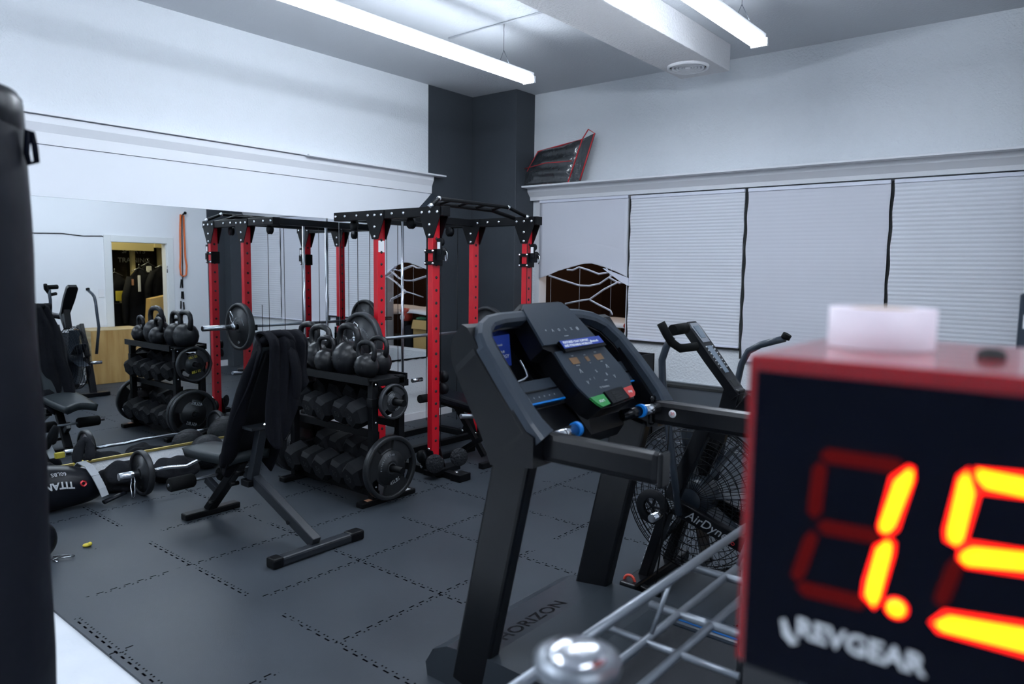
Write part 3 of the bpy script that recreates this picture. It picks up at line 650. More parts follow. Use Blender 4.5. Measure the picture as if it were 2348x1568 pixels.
# tread plate foot platform in front of the rack
fp=thing('foot_rest','black tread plate foot rests on the mat at the near corner of the rack','foot rest',(1.72,3.85,0))
for (y,lx) in((3.66,1.70),(3.92,1.70)):
    MB().lathe([(.001,0),(.066,0),(.07,.003),(.07,.009),(.066,.012),(.001,.012)],(lx,y,.13),(.85,-.5,.1),28).build('foot_plate','tread',fp)
for o in [ch for ch in fp.children]:
    pass
MB().box((1.62,3.76,0),(1.84,3.82,.05),.004).box((1.78,3.74,0),(1.88,3.86,.055),.005).box((1.60,3.64,.03),(1.70,3.94,.07),.004).build('base_block','black',fp)
MB().ball((1.80,3.79,.057),.014,8,(1,1,.5)).build('knob','bolt',fp)
MB().lathe([(.001,-.012),(.05,-.012),(.05,.012),(.001,.012)],(1.52,3.705,.14),(0,1,0),20).build('wheel','blackm',fp)
# barbell across the rack
bb2=thing('barbell','long steel barbell resting on the rack hooks','barbell',(.90,4.38,.99)); bz=.985; bxx=.905
MB().cyl((bxx,3.69,bz),(bxx,5.10,bz),.0142,14).build('shaft','steeld',bb2)
for s,y in((-1,3.69),(1,5.10)):
    MB().cyl((bxx,y,bz),(bxx,y+s*.02,bz),.036).build('collar','steeld',bb2); MB().cyl((bxx,y+s*.02,bz),(bxx,y+s*.42,bz),.025).build('sleeve','steel',bb2)
place(POLY,up_,(bxx,3.64,bz),'large grey 45 plate on the near end of the racked barbell',rot=(0,0,-PI/2))
place(POLY,up_,(bxx,5.145,bz),'large grey 45 plate on the far end of the racked barbell',rot=(0,0,PI/2))
sc=MB().tube([(bxx+.0,3.58,bz+.03),(bxx+.03,3.57,bz+.05),(bxx+.045,3.56,bz+.13),(bxx+.015,3.555,bz+.15),(bxx-.02,3.56,bz+.10),(bxx-.01,3.57,bz+.04)],.005,6).lathe([(.026,-.014),(.033,-.014),(.033,.014),(.026,.014)],(bxx,3.575,bz),(0,1,0),20).build('spring_clip','steel'); tag(sc,'chrome spring clip on the near sleeve of the racked barbell','clip')
# storage plate on far upright
rpl=place(P25,u25,(x1+.10,yb+.02,.56),'dark plate with a red ring stored on the far rack upright',rot=(0,0,-PI/2+.5))
ROOT[rpl.name]=V((0,0,0)); MB().sector(.09,.115,.3,5.8,.0115,.0145,(0,0,0),(1,0,0),30).build('red_ring','redink',rpl)
pg=MB().cyl((x1+.03,yb,.56),(x1+.2,yb+.06,.56),.02).build('storage_peg','black',pr)
# flat bench in the rack
fb2=thing('flat_bench','black padded utility bench standing inside the power rack','bench',(1.55,4.35,0))
MB().bar((1.12,4.30,.50),(2.0,4.36,.40),.26,.055,ch=.018).build('pad','vinyl',fb2)
MB().bar((1.15,4.30,.44),(1.98,4.36,.34),.05,.05).bar((1.30,4.31,.42),(1.60,4.33,.04),.04,.04).bar((1.85,4.35,.36),(1.35,4.31,.04),.04,.04).build('frame','black',fb2)
MB().box((1.28,4.10,0),(1.33,4.52,.045),.005).build('foot','black',fb2); MB().box((1.72,4.12,0),(1.77,4.56,.045),.005).build('foot','black',fb2)
MB().cyl((1.06,4.12,.47),(1.06,4.48,.47),.035).build('roller','foam',fb2)
MB().cyl((1.66,3.98,.43),(1.70,4.22,.40),.018).build('handle','steeld',fb2)
m=MB(); 
for p in((1.86,4.24,.24),(1.86,4.24,.17),(1.80,4.24,.12),(1.98,4.3,.1),(1.62,4.26,.27)): m.ball(p,.011,6)
m.build('bolt','bolt',fb2)
# ============================================================ INCLINE BENCH WITH HOODIE
ib=thing('incline_bench','black adjustable incline bench with leg rollers in the middle of the floor','bench',(1.6,2.25,0))
yc=2.27
MB().box((2.145,2.01,.0),(2.215,2.57,.05),.012).build('rear_foot','benchm',ib); MB().box((2.142,2.49,-.0),(2.218,2.585,.054),.01).build('foot_cap','black',ib)
MB().box((2.142,1.995,0),(2.218,2.06,.054),.01).build('foot_cap','black',ib)
MB().box((1.12,2.05,.0),(1.19,2.41,.04),.008).build('front_foot','black',ib)
MB().bar((2.18,2.28,.055),(1.54,2.26,.34),.055,.065,ch=.006).build('main_beam','benchm',ib)
MB().bar((1.15,2.22,.03),(1.50,2.25,.40),.06,.05,ch=.005).build('front_leg','black',ib)
MB().bar((1.13,2.22,.22),(1.28,2.24,.14),.035,.045,ch=.004).build('roller_arm','benchm',ib)
MB().cyl((1.14,1.97,.235),(1.14,2.50,.235),.010).build('roller_bar','steeld',ib)
for a,b in((1.975,2.13),(2.29,2.46)): MB().tube([(1.14,a,.235),(1.14,a+.01,.235),(1.14,b-.01,.235),(1.14,b,.235)],[.036,.043,.043,.036],18).build('foam_roller','foam',ib)
MB().bar((1.60,2.25,.29),(1.715,2.25,.63),.05,.05,ch=.004).box((1.66,2.16,.63),(1.76,2.34,.645)).build('support_post','benchm',ib)
MB().box((1.56,2.20,.27),(1.64,2.31,.31),.005).build('pivot_bracket','black',ib)
def seatf(u,v):
    w=.115+.02*min(1,u*2.2); x=.985+.575*u+.02*math.cos(PI*(v-.5)*2); return (x,yc+(v-.5)*2*w,.375+.02*math.sin(PI*v)+.045*u)
s=MB().grid(seatf,14,10).build('seat_pad','vinylg',ib,solid=.055)
MB().bar((1.47,yc,.44),(1.86,yc,1.14),.25,.06,up=(0,1,0),ch=.0) .build('backrest','vinylg',ib) if False else None
u_=V((1.90,0,1.13))-V((1.47,0,.42)); u_.normalize(); n_=V((-u_.z,0,u_.x))
pts=[V((1.47,yc,.42)),V((1.87,yc,1.13))]
m=MB(); x_,y_,z_=V((0,1,0)),n_,u_
mx=Matrix(((x_.x,y_.x,z_.x,1.47),(x_.y,y_.y,z_.y,yc),(x_.z,y_.z,z_.z,.42),(0,0,0,1)))
m.box((-.105,-.0,0),(.105,.035,.80),.012,mx); m.build('backrest','vinylg',ib); MB().box((-.10,-.032,.0),(.10,.0,.79),.008,mx).build('backboard','black',ib)
m=MB()
for p in((1.50,2.17,.27),(1.25,2.16,.10),(1.97,2.24,.13),(1.56,2.17,.35)): m.cyl(p,V(p)+V((0,.05,0)),.013,12)
m.build('knob','black',ib)
MB().tube([(1.72,2.27,.645),(1.65,2.27,.60)],.01,8).build('catch','steel',ib)
# hoodie
hd=thing('black_hoodie','black hooded sweatshirt draped over the incline bench backrest','clothing',(1.75,2.25,.4))
def hoody(u,v):
    fold=.012*math.sin(u*17+v*4)*math.sin(v*6+1)+.007*math.sin(u*31-v*7)
    if v<.60:
        t=v/.60; w=.150+.03*math.sin(PI*t)-.035*t; p=V((1.48,0,.36)).lerp(V((1.885,0,1.16)),t); e=abs(2*u-1)
        q=p+n_*(.05+fold+.02*math.sin(PI*t)-.10*max(0,e-.72)/.28)+V((0,0,-.05*(1-t)*math.sin(u*7)))
    else:
        t=(v-.60)/.40; w=.118+.02*t; a=PI*min(1,t*3.2); c=V((1.895,0,1.14)); q=c+n_*(.07*math.cos(a))+u_*(.055*math.sin(a))
        if t>.31: q=q+V((.0,0,-.50))*((t-.31)/.69)*(.75+.35*math.sin(u*4+.6))
        q=q+V((fold,0,0))
    return (q.x,yc+(u-.5)*2*w+.01*math.sin(v*19),q.z)
MB().grid(hoody,40,60).build('body','cloth',hd,sub=1,solid=.012)
def slv(pts,rs,nm='sleeve'):
    m=MB(); m.tube(pts,rs,16,flat=(1,.55))
    for i,v in enumerate(m.v): m.v[i]=v+V((.007*math.sin(v.z*37),.006*math.sin(v.z*51+v.x*20),0))
    return m.build(nm,'cloth',hd,sub=1)
slv([(1.90,2.26,1.16),(1.94,2.29,1.12),(1.96,2.32,1.02),(1.95,2.33,.90),(1.93,2.33,.78)],[.04,.055,.055,.05,.045])
slv([(1.87,2.18,1.12),(1.78,2.15,.98),(1.66,2.14,.74),(1.57,2.14,.54),(1.49,2.15,.36)],[.035,.055,.065,.07,.055])
m=MB(); m.tube([(1.83,2.17,1.10),(1.88,2.19,1.175),(1.92,2.25,1.19),(1.93,2.31,1.16),(1.92,2.34,1.08)],[.03,.042,.045,.04,.025],14,flat=(1,.7)); m.build('hood','cloth',hd,sub=1)
m=MB(); m.tube([(1.52,2.20,.50),(1.45,2.22,.38),(1.38,2.23,.27)],[.10,.09,.04],14,flat=(1,.5)); m.build('hem','cloth',hd,sub=1)
# ============================================================ FLOOR THINGS AT LEFT
ez=thing('curl_bar','chrome curl bar loaded with black plates on the mats','barbell',(.47,2.6,.16)); zb=.157
pp=[(.47,2.14,zb),(.47,2.28,zb),(.50,2.40,zb-.01),(.46,2.52,zb+.01),(.49,2.62,zb),(.46,2.74,zb+.01),(.50,2.86,zb-.01),(.47,2.98,zb),(.47,3.12,zb)]
MB().tube(pp,.013,12).build('shaft','steel',ez)
MB().cyl((.47,2.14,zb),(.47,1.96,zb),.025).build('sleeve','steel',ez); MB().cyl((.47,3.12,zb),(.47,3.30,zb),.025).build('sleeve','steel',ez)
PS=make_plate(.153,.036,'iron','iron2','25','OLYMPIC',False); ups=[]
place(PS,ups,(.47,2.11,zb),'black plate on the near end of the curl bar',rot=(0,0,-PI/2+.02))
place(PS,ups,(.47,3.15,zb),'black plate on the far end of the curl bar, behind the bench seat',rot=(0,0,PI/2))
sc=MB().tube([(.47,2.06,zb+.0),(.50,2.05,zb-.04),(.54,2.03,zb-.13),(.52,2.02,zb-.15),(.48,2.03,zb-.08),(.46,2.05,zb-.02)],.004,6).build('spring_clip','steel'); tag(sc,'chrome spring clip hanging on the curl bar sleeve','clip')
# sand bag
sb=thing('sandbag','black vinyl sandbag with TITAN 60LBS lettering lying by the mirror','sandbag',(.42,1.62,0))
m=MB(); m.tube([(.30,1.22,.10),(.32,1.32,.13),(.34,1.48,.15),(.36,1.62,.145),(.37,1.74,.13),(.37,1.84,.10),(.37,1.90,.07)],[.05,.14,.155,.15,.13,.10,.04],20,flat=(1,.98)); 
for i,v in enumerate(m.v):
    if v.z<.0: m.v[i]=V((v.x,v.y,.004))
m.build('body','vinyl',sb,sub=1)
def tcurve(body,size,cy,cz,mm,parent,name,bold=0):
    l=MB(); text_mb(body,size,(0,0,0),(1,0,0),(0,1,0),mb=l,bold=bold)
    out=[]
    for v in l.v: # wrap on the bag side that faces the room, upside down
        th=math.radians(16)+(-v.y+cz)/.15; y=cy-v.x
        r=.154 - .0*abs(y); ax=.352+(y-1.55)*.06; zc=.147-(max(0,y-1.62))*.2
        out.append(V((ax+math.cos(th)*(r+.004),y,zc+math.sin(th)*(r+.004))))
    l.v=out; l.build(name,mm,parent)
tcurve('TITAN',.056,1.60,-.0,'ink',sb,'lettering',.002)
tcurve('60LBS',.034,1.61,.070,'ink',sb,'lettering')
l=MB().lathe([(.010,0),(.020,0),(.020,.002),(.010,.002)],(0,0,0),n=14); 
l.v=[V((.360+math.cos(math.radians(16)+q.x/.15)*.1545,1.735+q.y,.132+math.sin(math.radians(16)+q.x/.15)*.1545)) for q in l.v]; l.build('emblem','redink',sb)
m=MB()
wpts=[(.20,1.80,.20),(.30,1.80,.262),(.40,1.81,.25),(.47,1.82,.20),(.515,1.84,.12),(.53,1.85,.07)]
for a,b in zip(wpts,wpts[1:]): m.bar(a,b,.05,.006,up=(.3,0,1))
m.build('grey_strap','webbing',sb)
m=MB().tube([(.28,1.78,.24),(.25,1.80,.34),(.27,1.85,.42),(.31,1.86,.36),(.33,1.84,.26)],[.035,.04,.035,.04,.045],10,flat=(1,.5)); m.build('handle','cloth2',sb,sub=1)
m=MB().tube([(.53,1.84,.03),(.52,1.93,.05),(.47,1.99,.045)],.022,10,flat=(1,.6)); m.build('end_handle','vinyl',sb)
def lump(name,c,s,m,label,cat,seed=0,n=18):
    rr=random.Random(seed); ph=[rr.uniform(0,6) for _ in range(6)]
    b=MB().ball((0,0,0),1,n)
    for i,v in enumerate(b.v):
        k=1+.10*math.sin(v.x*4+ph[0])*math.sin(v.y*5+ph[1])+.07*math.sin(v.z*7+v.x*6+ph[2])+.05*math.sin(v.y*11+ph[3])
        z=v.z*s[2]*k; b.v[i]=V((c[0]+v.x*s[0]*k,c[1]+v.y*s[1]*k,max(c[2]+z,.003)))
    o=b.build(name,m,sub=1); return tag(o,label,cat)
lump('duffel_bag',(.22,2.10,.08),(.15,.17,.11),'cloth2','soft black duffel bag behind the near curl bar plate','bag',3)
lump('crumpled_jacket',(.27,2.43,.07),(.13,.17,.10),'cloth2','crumpled dark jacket on the floor under the mirror','clothing',5)
lump('gear_bag',(.13,1.45,.14),(.10,.3,.16),'vinyl','shiny black bag squeezed between the sandbag and the mirror','bag',9)
yp=MB().box((.16,1.80,.20),(.19,1.86,.24),.004).build('yellow_tag','yellow'); tag(yp,'small yellow tag on the black bag under the mirror','tag')
def domeball(c,r,label):
    t=thing('slam_ball',label,'ball',(c[0],c[1],0),'slam balls along the mirror'); MB().ball((c[0],c[1],r),r,18).build('shell',M['slam'],t)
    m=MB()
    for k in range(5): 
        a=-.7+k*.35; m.lathe([(r*math.cos(a)*1.003,r*math.sin(a)-.002),(r*math.cos(a)*1.012,r*math.sin(a)),(r*math.cos(a)*1.003,r*math.sin(a)+.002)],(c[0],c[1],r),(.4,.2,1),36)
    m.build('ridges',M['slam'],t); return t
M['slam']=mat('slam_rubber',(.010,.012,.015),.38,bump=(90,.9,.006))
domeball((.15,2.74,0),.13,'black textured slam ball under the mirror left of the bench seat')
domeball((.18,3.08,0),.155,'larger black slam ball partly hidden behind the hooded sweatshirt')
domeball((.16,3.42,0),.12,'black slam ball nearest the power rack')
o=MB().lathe([(.001,0),(.16,0),(.17,.01),(.17,.04),(.16,.05),(.001,.05)],(.42,3.72,.0),n=40).build('bumper_plate','iron'); tag(o,'black plate lying flat on the mat beside the slam balls','plate')
# small things on the mats
q=W(143,1278,2,.006); m=MB().tube([q+V(v)*1.5 for v in ((-.03,-.02,0),(-.02,.01,0),(.0,.03,0),(.025,.03,.004),(.03,.01,.008),(.01,-.01,.004),(-.01,-.015,0),(.0,-.03,0),(.03,-.025,0))],.0035,8).build('spring_clip','steel'); tag(m,'small bent chrome clip lying on the mat at lower left','clip')
q=W(200,1249,2,.01); m=MB().ball(q,.02,8,(1,1.2,.5)).ball(q+V((.012,.01,.006)),.011,6).build('food_scrap','yellow'); tag(m,'tiny yellowish scrap lying on the mat at lower left','scrap')
q=W(1425,985,2,.0); m=MB().lathe([(.0,.0),(.03,0),(.02,.05),(.0,.06)],(q.x,q.y,0)).build('floor_cone','yellow'); tag(m,'small yellow cone standing on the mat behind the treadmill','cone')
q=W(108,1245,0,1.30); lb=thing('medicine_ball','black round medicine ball peeking out behind the punching bag','ball',(1.15,1.225,0))
MB().ball((1.175,1.245,.11),.11,16).build('shell','vinyl',lb)
# ============================================================ TREADMILL
tm=thing('treadmill','black treadmill with console facing right in the foreground','treadmill',(4.3,2.25,0))
YN,YF=1.87,2.65; ym=(YN+YF)/2
for y,nm in((YN,'near'),(YF,'far')):
    MB().bar((3.70,y,.02),(3.905,y,.95),.062,.155,up=(1,0,0),ch=.012).build('upright','tmframe',tm)
# hood
prof=[(3.50,0),(3.49,.05),(3.53,.115),(3.60,.15),(3.80,.175),(4.06,.175),(4.14,.155),(4.16,.12),(4.16,0)]
MB().prism([(x,YN-.03,z) for x,z in prof],(0,YF-YN+.06,0)).build('motor_hood','deck',tm)
l=text_mb('HORIZON',.088,(3.74,2.19,.1755),(.0,1,0),(-1,0,.0),ext=.0004,bold=.002,stretch=1.0); 
for v in l.v: v.z=.1485+(v.x-3.60)*.125+.0015
l.build('lettering','blackm',tm)
MB().box((4.16,YN+.10,.13),(5.75,YF-.10,.15),.006).build('running_belt','belt',tm)
for a,b in((YN-.03,YN+.10),(YF-.10,YF+.03)):
    MB().box((4.14,a,.04),(5.75,b,.165),.012).build('side_rail','tmgrey',tm)
    MB().box((4.15,(a+b)/2-.045 if a>2 else (a+b)/2+.035,.165),(5.74,(a+b)/2-.037 if a>2 else (a+b)/2+.043,.168)).build('blue_stripe','blue',tm)
MB().box((5.72,YN-.03,0),(5.80,YF+.03,.15),.02).build('rear_cap','tmframe',tm)
# handrails
for y in(YN,YF):
    m=MB(); x0,x1e,z0,z1=4.0,4.445 if y==YN else 4.46,.932,1.03
    m.box((x0,y-.028,.93),(x1e,y+.028,1.03),.022)
    rail=m.build('handrail','tmframe',tm)
    MB().box((x1e-.004,y-.030,.926),(x1e+.012,y+.030,1.032),.012).build('end_cap','blackg',rail)
    MB().box((x0-.012,y-.032,.922),(x0+.012,y+.032,1.045),.012).build('collar','blackg',rail)
o=V((4.10,YF-.0295,.985)); st=MB().lathe([(.001,0),(.016,0),(.016,.001),(.001,.001)],o,(0,-1,0),20).build('round_sticker','white',tm); text_mb('30',.018,o+V((0,-.0014,0)),(1,0,0),(0,0,1),ext=.0003).build('sticker_number','redink',st)
o=V((4.30,YN+.034,.975))
# hoop: wide flat arms each side rising forward, joined over the top
P=[(4.03,1.02),(4.0,1.035),(3.74,1.355),(3.715,1.365),(3.70,1.35),(3.672,1.315),(3.662,1.27),(3.672,1.225),(3.725,1.13),(3.81,.99),(3.85,.90),(4.03,.92)]
for y,a,b in((YN,1.79,1.89),(YF,2.635,2.71)):
    MB().prism([(x,a,z) for x,z in P],(0,b-a,0)).build('side_arm','tmframe',tm)
D=V((.31,0,-.37)).normalized(); NN=V((.37,0,.31)).normalized(); P0=V((3.71,2.25,1.425))
def cp(u,v,h=0): return P0+V((0,u,0))+D*v+NN*h
def ribbon(path,wd,h0,h1,c=.012):
    m=MB(); vs=[];k=len(path)
    for i,(u,v) in enumerate(path):
        a=path[max(i-1,0)]; b=path[min(i+1,k-1)]; t=V((b[0]-a[0],b[1]-a[1],0)).normalized(); nx,ny=-t.y,t.x; w=wd[i]/2
        for (o,h) in ((w,h0),(w,h1-c*.6),(w-c,h1),(-w+c,h1),(-w,h1-c*.6),(-w,h0)): vs.append(cp(u+nx*o,v+ny*o,h))
    fs=[]
    for i in range(k-1):
        for j in range(6): fs.append((i*6+j,i*6+(j+1)%6,(i+1)*6+(j+1)%6,(i+1)*6+j))
    fs+=[tuple(range(6)),tuple(range((k-1)*6,k*6))]
    return m.add(vs,fs)
hp=[(-.405,.525),(-.42,.47),(-.425,.40),(-.43,.30),(-.43,.17),(-.42,.125),(-.395,.09),(-.35,.065),(-.28,.055),(-.1,.05),(.1,.05),(.22,.06),(.30,.078),(.365,.115),(.41,.19),(.43,.30),(.44,.40),(.445,.47),(.435,.525)]
hw=[.09,.078,.07,.066,.066,.064,.058,.05,.046,.044,.044,.046,.05,.055,.062,.066,.07,.078,.09]
ribbon(hp,hw,-.035,.006).build('hoop_cap','tmgrey',tm); ribbon(hp,[w+.006 for w in hw],-.15,-.035).build('hoop','tmframe',tm)
# sloping dash between the arms, with console in its centre
def cprism(pts,h0,h1): return MB().prism([cp(u,v,h0) for u,v in pts],NN*(h1-h0))
cprism([(-.40,.295),(-.14,.295),(-.12,.385),(-.40,.385)],-.10,-.055).build('tray','tmgrey',tm); cprism([(.24,.28),(.41,.28),(.41,.378),(.24,.378)],-.10,-.055).build('tray','tmgrey',tm)
for a,b,c in((-.40,-.125,.384),(.25,.42,.377)):
    cprism([(a,c),(b,c),(b,c+.007),(a,c+.005)],-.060,-.052).build('blue_edge','blue',tm)
    cprism([(a+.03,c-.045),(b-.01,c-.045),(b-.01,c-.040),(a+.03,c-.040)],-.055,-.048).build('tray_rib','blackg',tm)
l=MB()
for k in range(7): text_mb('+',.016,cp(-.35+k*.03,.365,-.0545),(0,1,0),-D,ext=.0003,mb=l)
for k in range(5): text_mb('-',.02,cp(.29+k*.022,.36,-.0545),(0,1,0),-D,ext=.0003,mb=l)
l.build('tray_marks','inkd',tm)
cprism([(-.40,.06),(.40,.06),(.40,.295),(-.40,.295)],-.17,-.155).build('bottle_well','tmframe',tm)
cprism([(-.40,.39),(.42,.39),(.40,.50),(-.38,.50)],-.17,-.10).build('lower_shroud','tmframe',tm)
rp_=[(-.39,.300),(-.29,.288),(-.262,.278),(-.252,.255),(-.250,.21)]
MB().tube([cp(u,v,-.052) for u,v in rp_],.0035,8).build('well_rim','steeld',tm)
# leaflet standing in the left well
lf=thing('blue_leaflet','blue folded leaflet propped in the left holder of the treadmill','leaflet',tuple(cp(-.32,.2,-.05)))
q4=[W(1117,772,0,3.70),W(1166,744,0,3.70),W(1175,862,0,3.70),W(1126,880,0,3.70)]
MB().prism(q4,(-.003,0,0)).build('sheet','bluepaper',lf)
l=MB(); cy_=(q4[0].y+q4[1].y)/2; zt_=q4[0].z
for tx,sz,dz_ in (('Bluetooth',.012,.035),('BRING YOUR',.013,.062),('TECHNOLOGY',.019,.080),('connect your device',.007,.105),('to the console and',.007,.116),('train with music',.007,.127)): text_mb(tx,sz,(3.7012,cy_,zt_-dz_),(0,1,0),(0,0,1),ext=.0003,mb=l)
l.build('print','ink',lf)
lf=thing('blue_leaflet','corner of a blue leaflet behind the right side of the console','leaflet',tuple(cp(.26,.1,-.05)))
cprism([(.17,.085),(.265,.085),(.275,.17),(.21,.13)],-.07,-.066).build('sheet','bluepaper',lf)
# console body and face
co=[(-.150,.02),(-.135,.0),(.118,-.005),(.142,.016),(.218,.205),(.248,.30),(.26,.38),(.222,.462),(.205,.475),(.035,.487),(-.045,.485),(-.075,.46),(-.105,.40),(-.122,.33),(-.125,.222),(-.162,.205)]
cn_=MB(); cn_.prism([cp(u,v,-.075) for u,v in co],NN*.075)
con=cn_.build('console','tmframe',tm)
con2=[(-.15,.03),(-.13,.01),(.115,.005),(.14,.03),(.205,.195),(-.158,.195)]
cprism(con2,0,.010).build('upper_panel','tmgrey',con)
cprism([(-.118,.228),(.215,.222),(.248,.33),(.255,.38),(.225,.44),(-.085,.435),(-.112,.38),(-.12,.30)],0,.008).build('key_panel','tmgrey',con)
def under():
    vs=[];rows=[(.10,-.075,-.12,.18),(.10,-.15,-.12,.18)]
    sec=[(.02,-.07,-.14,.14),(.26,-.07,-.11,.225),(.40,-.07,-.10,.25),(.487,-.07,-.04,.205),(.535,-.10,-.035,.20),(.55,-.15,-.04,.20),(.50,-.22,-.06,.20),(.30,-.24,-.09,.22),(.02,-.16,-.13,.14)]
    for v,h,a,b in sec: vs+=[cp(a,v,h),cp(b,v,h)]
    k=len(sec); fs=[(2*i,2*i+1,(2*i+3)%(2*k),(2*i+2)%(2*k)) for i in range(k)]+[tuple(2*i for i in range(k)),tuple(2*i+1 for i in range(k))]
    return MB().add(vs,fs)
under().build('under_body','tmframe',con)
bn=cprism([(-.078,.193),(.205,.188),(.215,.235),(-.072,.24)],.010,.022).build('holder_strip','blackg',con)
cprism([(-.075,.193),(.20,.189),(.207,.222),(-.070,.228)],.022,.024).build('blue_sticker','bluepaper',con)
l=MB(); text_mb('FEATURED CHAT SUPPORT',.014,cp(.025,.203,.0244),(0,1,0),-D,ext=.0003,mb=l,bold=.0005); text_mb('AND STREAMING WORKOUT',.014,cp(.03,.218,.0244),(0,1,0),-D,ext=.0003,mb=l,bold=.0005); text_mb('Bluetooth',.014,cp(.145,.21,.0244),(0,1,0),-D,ext=.0003,mb=l,bold=.0005)
l.build('sticker_print','ink',con)
m=cprism([(-.062,.263),(-.010,.263),(-.008,.291),(-.056,.291)],.008,.0095); 
for q in ([(.040,.267),(.062,.266),(.064,.287),(.044,.288)],[(.106,.264),(.160,.262),(.164,.288),(.112,.29)]): m.prism([cp(u,v,.008) for u,v in q],NN*.0015)
m.build('amber_display','amber',con)
l=MB()
for k,ch in enumerate('*AOLX@'): text_mb(ch,.017,cp(-.095+k*.041,.136,.0104),(0,1,0),-D,ext=.0003,mb=l,bold=.0004)
text_mb('programs',.007,cp(.01,.165,.0104),(0,1,0),-D,ext=.0003,mb=l)
for (u,v,ch,s) in ((-.035,.331,'^',.045),(.150,.329,'^',.045),(-.035,.372,'v',.032),(.158,.368,'v',.032),(.06,.335,'%',.018),(.115,.355,'&',.018),(.02,.362,'f',.016),(-.01,.362,'o',.016),(.085,.378,'pause',.009),(.05,.405,'TR TRAINING',.011),(-.03,.255,'TIME',.007),(.05,.258,'LAPS',.006),(.13,.252,'PACE',.007),(-.03,.298,'INCLINE',.006),(.055,.296,'HR',.006),(.135,.297,'SPEED',.006)): text_mb(ch,s,cp(u,v,.0084),(0,1,0),-D,ext=.0003,mb=l)
l.build('key_print','inkd',con)
cprism([(-.085,.437),(.005,.434),(.012,.478),(-.045,.483),(-.065,.465)],.004,.014).build('start_key','green',con)
cprism([(.148,.430),(.222,.425),(.215,.458),(.200,.470),(.162,.474)],.004,.014).build('stop_key','redkey',con)
l=MB(); text_mb('start',.02,cp(-.03,.458,.0144),(0,1,0),-D,ext=.0003).build('start_lettering','ink',con); text_mb('stop',.017,cp(.185,.448,.0144),(0,1,0),-D,ext=.0003).build('stop_lettering','ink',con)
cprism([(.012,.428),(.143,.422),(.150,.474),(.022,.482)],.004,.018).build('speaker','tmframe',con)
m=MB()
for k in range(5): m.prism([cp(.052,.436+k*.009,.018),cp(.105,.434+k*.009,.018),cp(.106,.438+k*.009,.018),cp(.053,.440+k*.009,.018)],NN*.001)
m.build('speaker_slot','gap',con)
# pulse grips
for y,s in((YN,1),(YF,-1)):
    a=V((4.03,y+s*.02,1.0)); b=V((4.03,y+s*.155,1.008))
    g=MB().cyl(a,b,.021,20).build('pulse_grip','steel',tm); MB().tube([b,b+(b-a).normalized()*.018],[.0265,.0265],20).build('blue_ring','blue',g)
    MB().cyl(b,V((3.99,y+s*.24,.995)),.022,16).build('grip_end','blackg',g)
    MB().cyl(a+(b-a)*.45,a+(b-a)*.48,.0216,20).build('grip_gap','gap',g)
# ============================================================ AIR BIKE
BY=3.26
ab=thing('air_bike','black fan bike with wire cage wheel behind the treadmill','exercise bike',(3.95,BY,0))
fc=V((3.93,BY,.455)); FR=.37
m=MB()
for sy in(-1,1):
    for r,h in((.06,.10),(.10,.105),(.14,.105),(.18,.105),(.22,.104),(.26,.10),(.30,.095),(.335,.08),(.36,.05)):
        pts=[fc+V((math.cos(a)*r,sy*h*.85,math.sin(a)*r)) for a in [2*PI*i/48 for i in range(48)]]; m.tube(pts,.0022,4,closed=True)
    for k in range(60):
        a=2*PI*k/60; d=V((math.cos(a),0,math.sin(a))); m.tube([fc+d*.06+V((0,sy*.088,0)),fc+d*.26+V((0,sy*.086,0)),fc+d*.335+V((0,sy*.068,0)),fc+d*.37+V((0,sy*.02,0))],.0015,4)
for yy in(-.03,0,.03): m.tube([fc+V((math.cos(a)*FR,yy,math.sin(a)*FR)) for a in [2*PI*i/48 for i in range(48)]],.003,5,closed=True)
m.build('wire_cage','blackm',ab)
m=MB()
for k in range(8):
    a=2*PI*k/8+.2; d=V((math.cos(a),0,math.sin(a))); t=V((-math.sin(a),0,math.cos(a)))
    m.prism([fc+d*.09-V((0,.06,0)),fc+d*.34-V((0,.06,0)),fc+d*.34+V((0,.06,0)),fc+d*.09+V((0,.06,0))],t*.004+d*0)
m.lathe([(.001,-.07),(.09,-.07),(.09,.07),(.001,.07)],fc,(0,1,0),30); m.build('fan_blades','tmgrey',ab)
m=MB().lathe([(.045,0),(.085,0),(.088,.01),(.085,.02),(.045,.02)],fc+V((-.16,-.14,-.05)),(0,-1,0),30)
for k in range(5):
    a=k*2*PI/5; m.bar(fc+V((-.16,-.15,-.05)),fc+V((-.16+.08*math.cos(a),-.15,-.05+.08*math.sin(a))),.012,.008)
m.build('chain_wheel','blackm',ab)
S=-.13
def bw(px,py,y=BY+S): return W(px,py,1,y)
m=MB()
for s in(-1,1):
    yy=BY+s*.13
    m.bar((3.86,yy,.46),(4.02,yy,.84),.045,.07,ch=.006); m.bar((4.02,yy,.82),(4.17,yy,.46) if False else (4.12,yy,.80),.03,.04); 
m.bar((4.06,BY,.80),(4.20,BY,.98),.07,.07,ch=.006)
m.bar((3.88,BY+S,.43),(4.30,BY+S,.30),.04,.075,ch=.006); m.bar((3.88,BY-S,.43),(4.30,BY-S,.30),.04,.075,ch=.006)
m.bar((3.84,BY+S,.40),(3.73,BY+S,.03),.05,.07,ch=.006); m.bar((3.84,BY-S,.40),(3.73,BY-S,.03),.05,.07,ch=.006)
m.bar((4.28,BY,.30),(4.62,BY,.70),.06,.06,ch=.006).bar((4.28,BY,.30),(4.60,BY,.04),.06,.06,ch=.006)
m.build('frame','tmframe',ab)
l=MB(); dd=(V((4.30,0,.30))-V((3.88,0,.43))).normalized(); text_mb('AirDyne',.062,(4.05,BY+S-.021,.377),dd,(-dd.z,0,dd.x),mb=l,shear=.3); l.build('frame_script','inkd',ab)
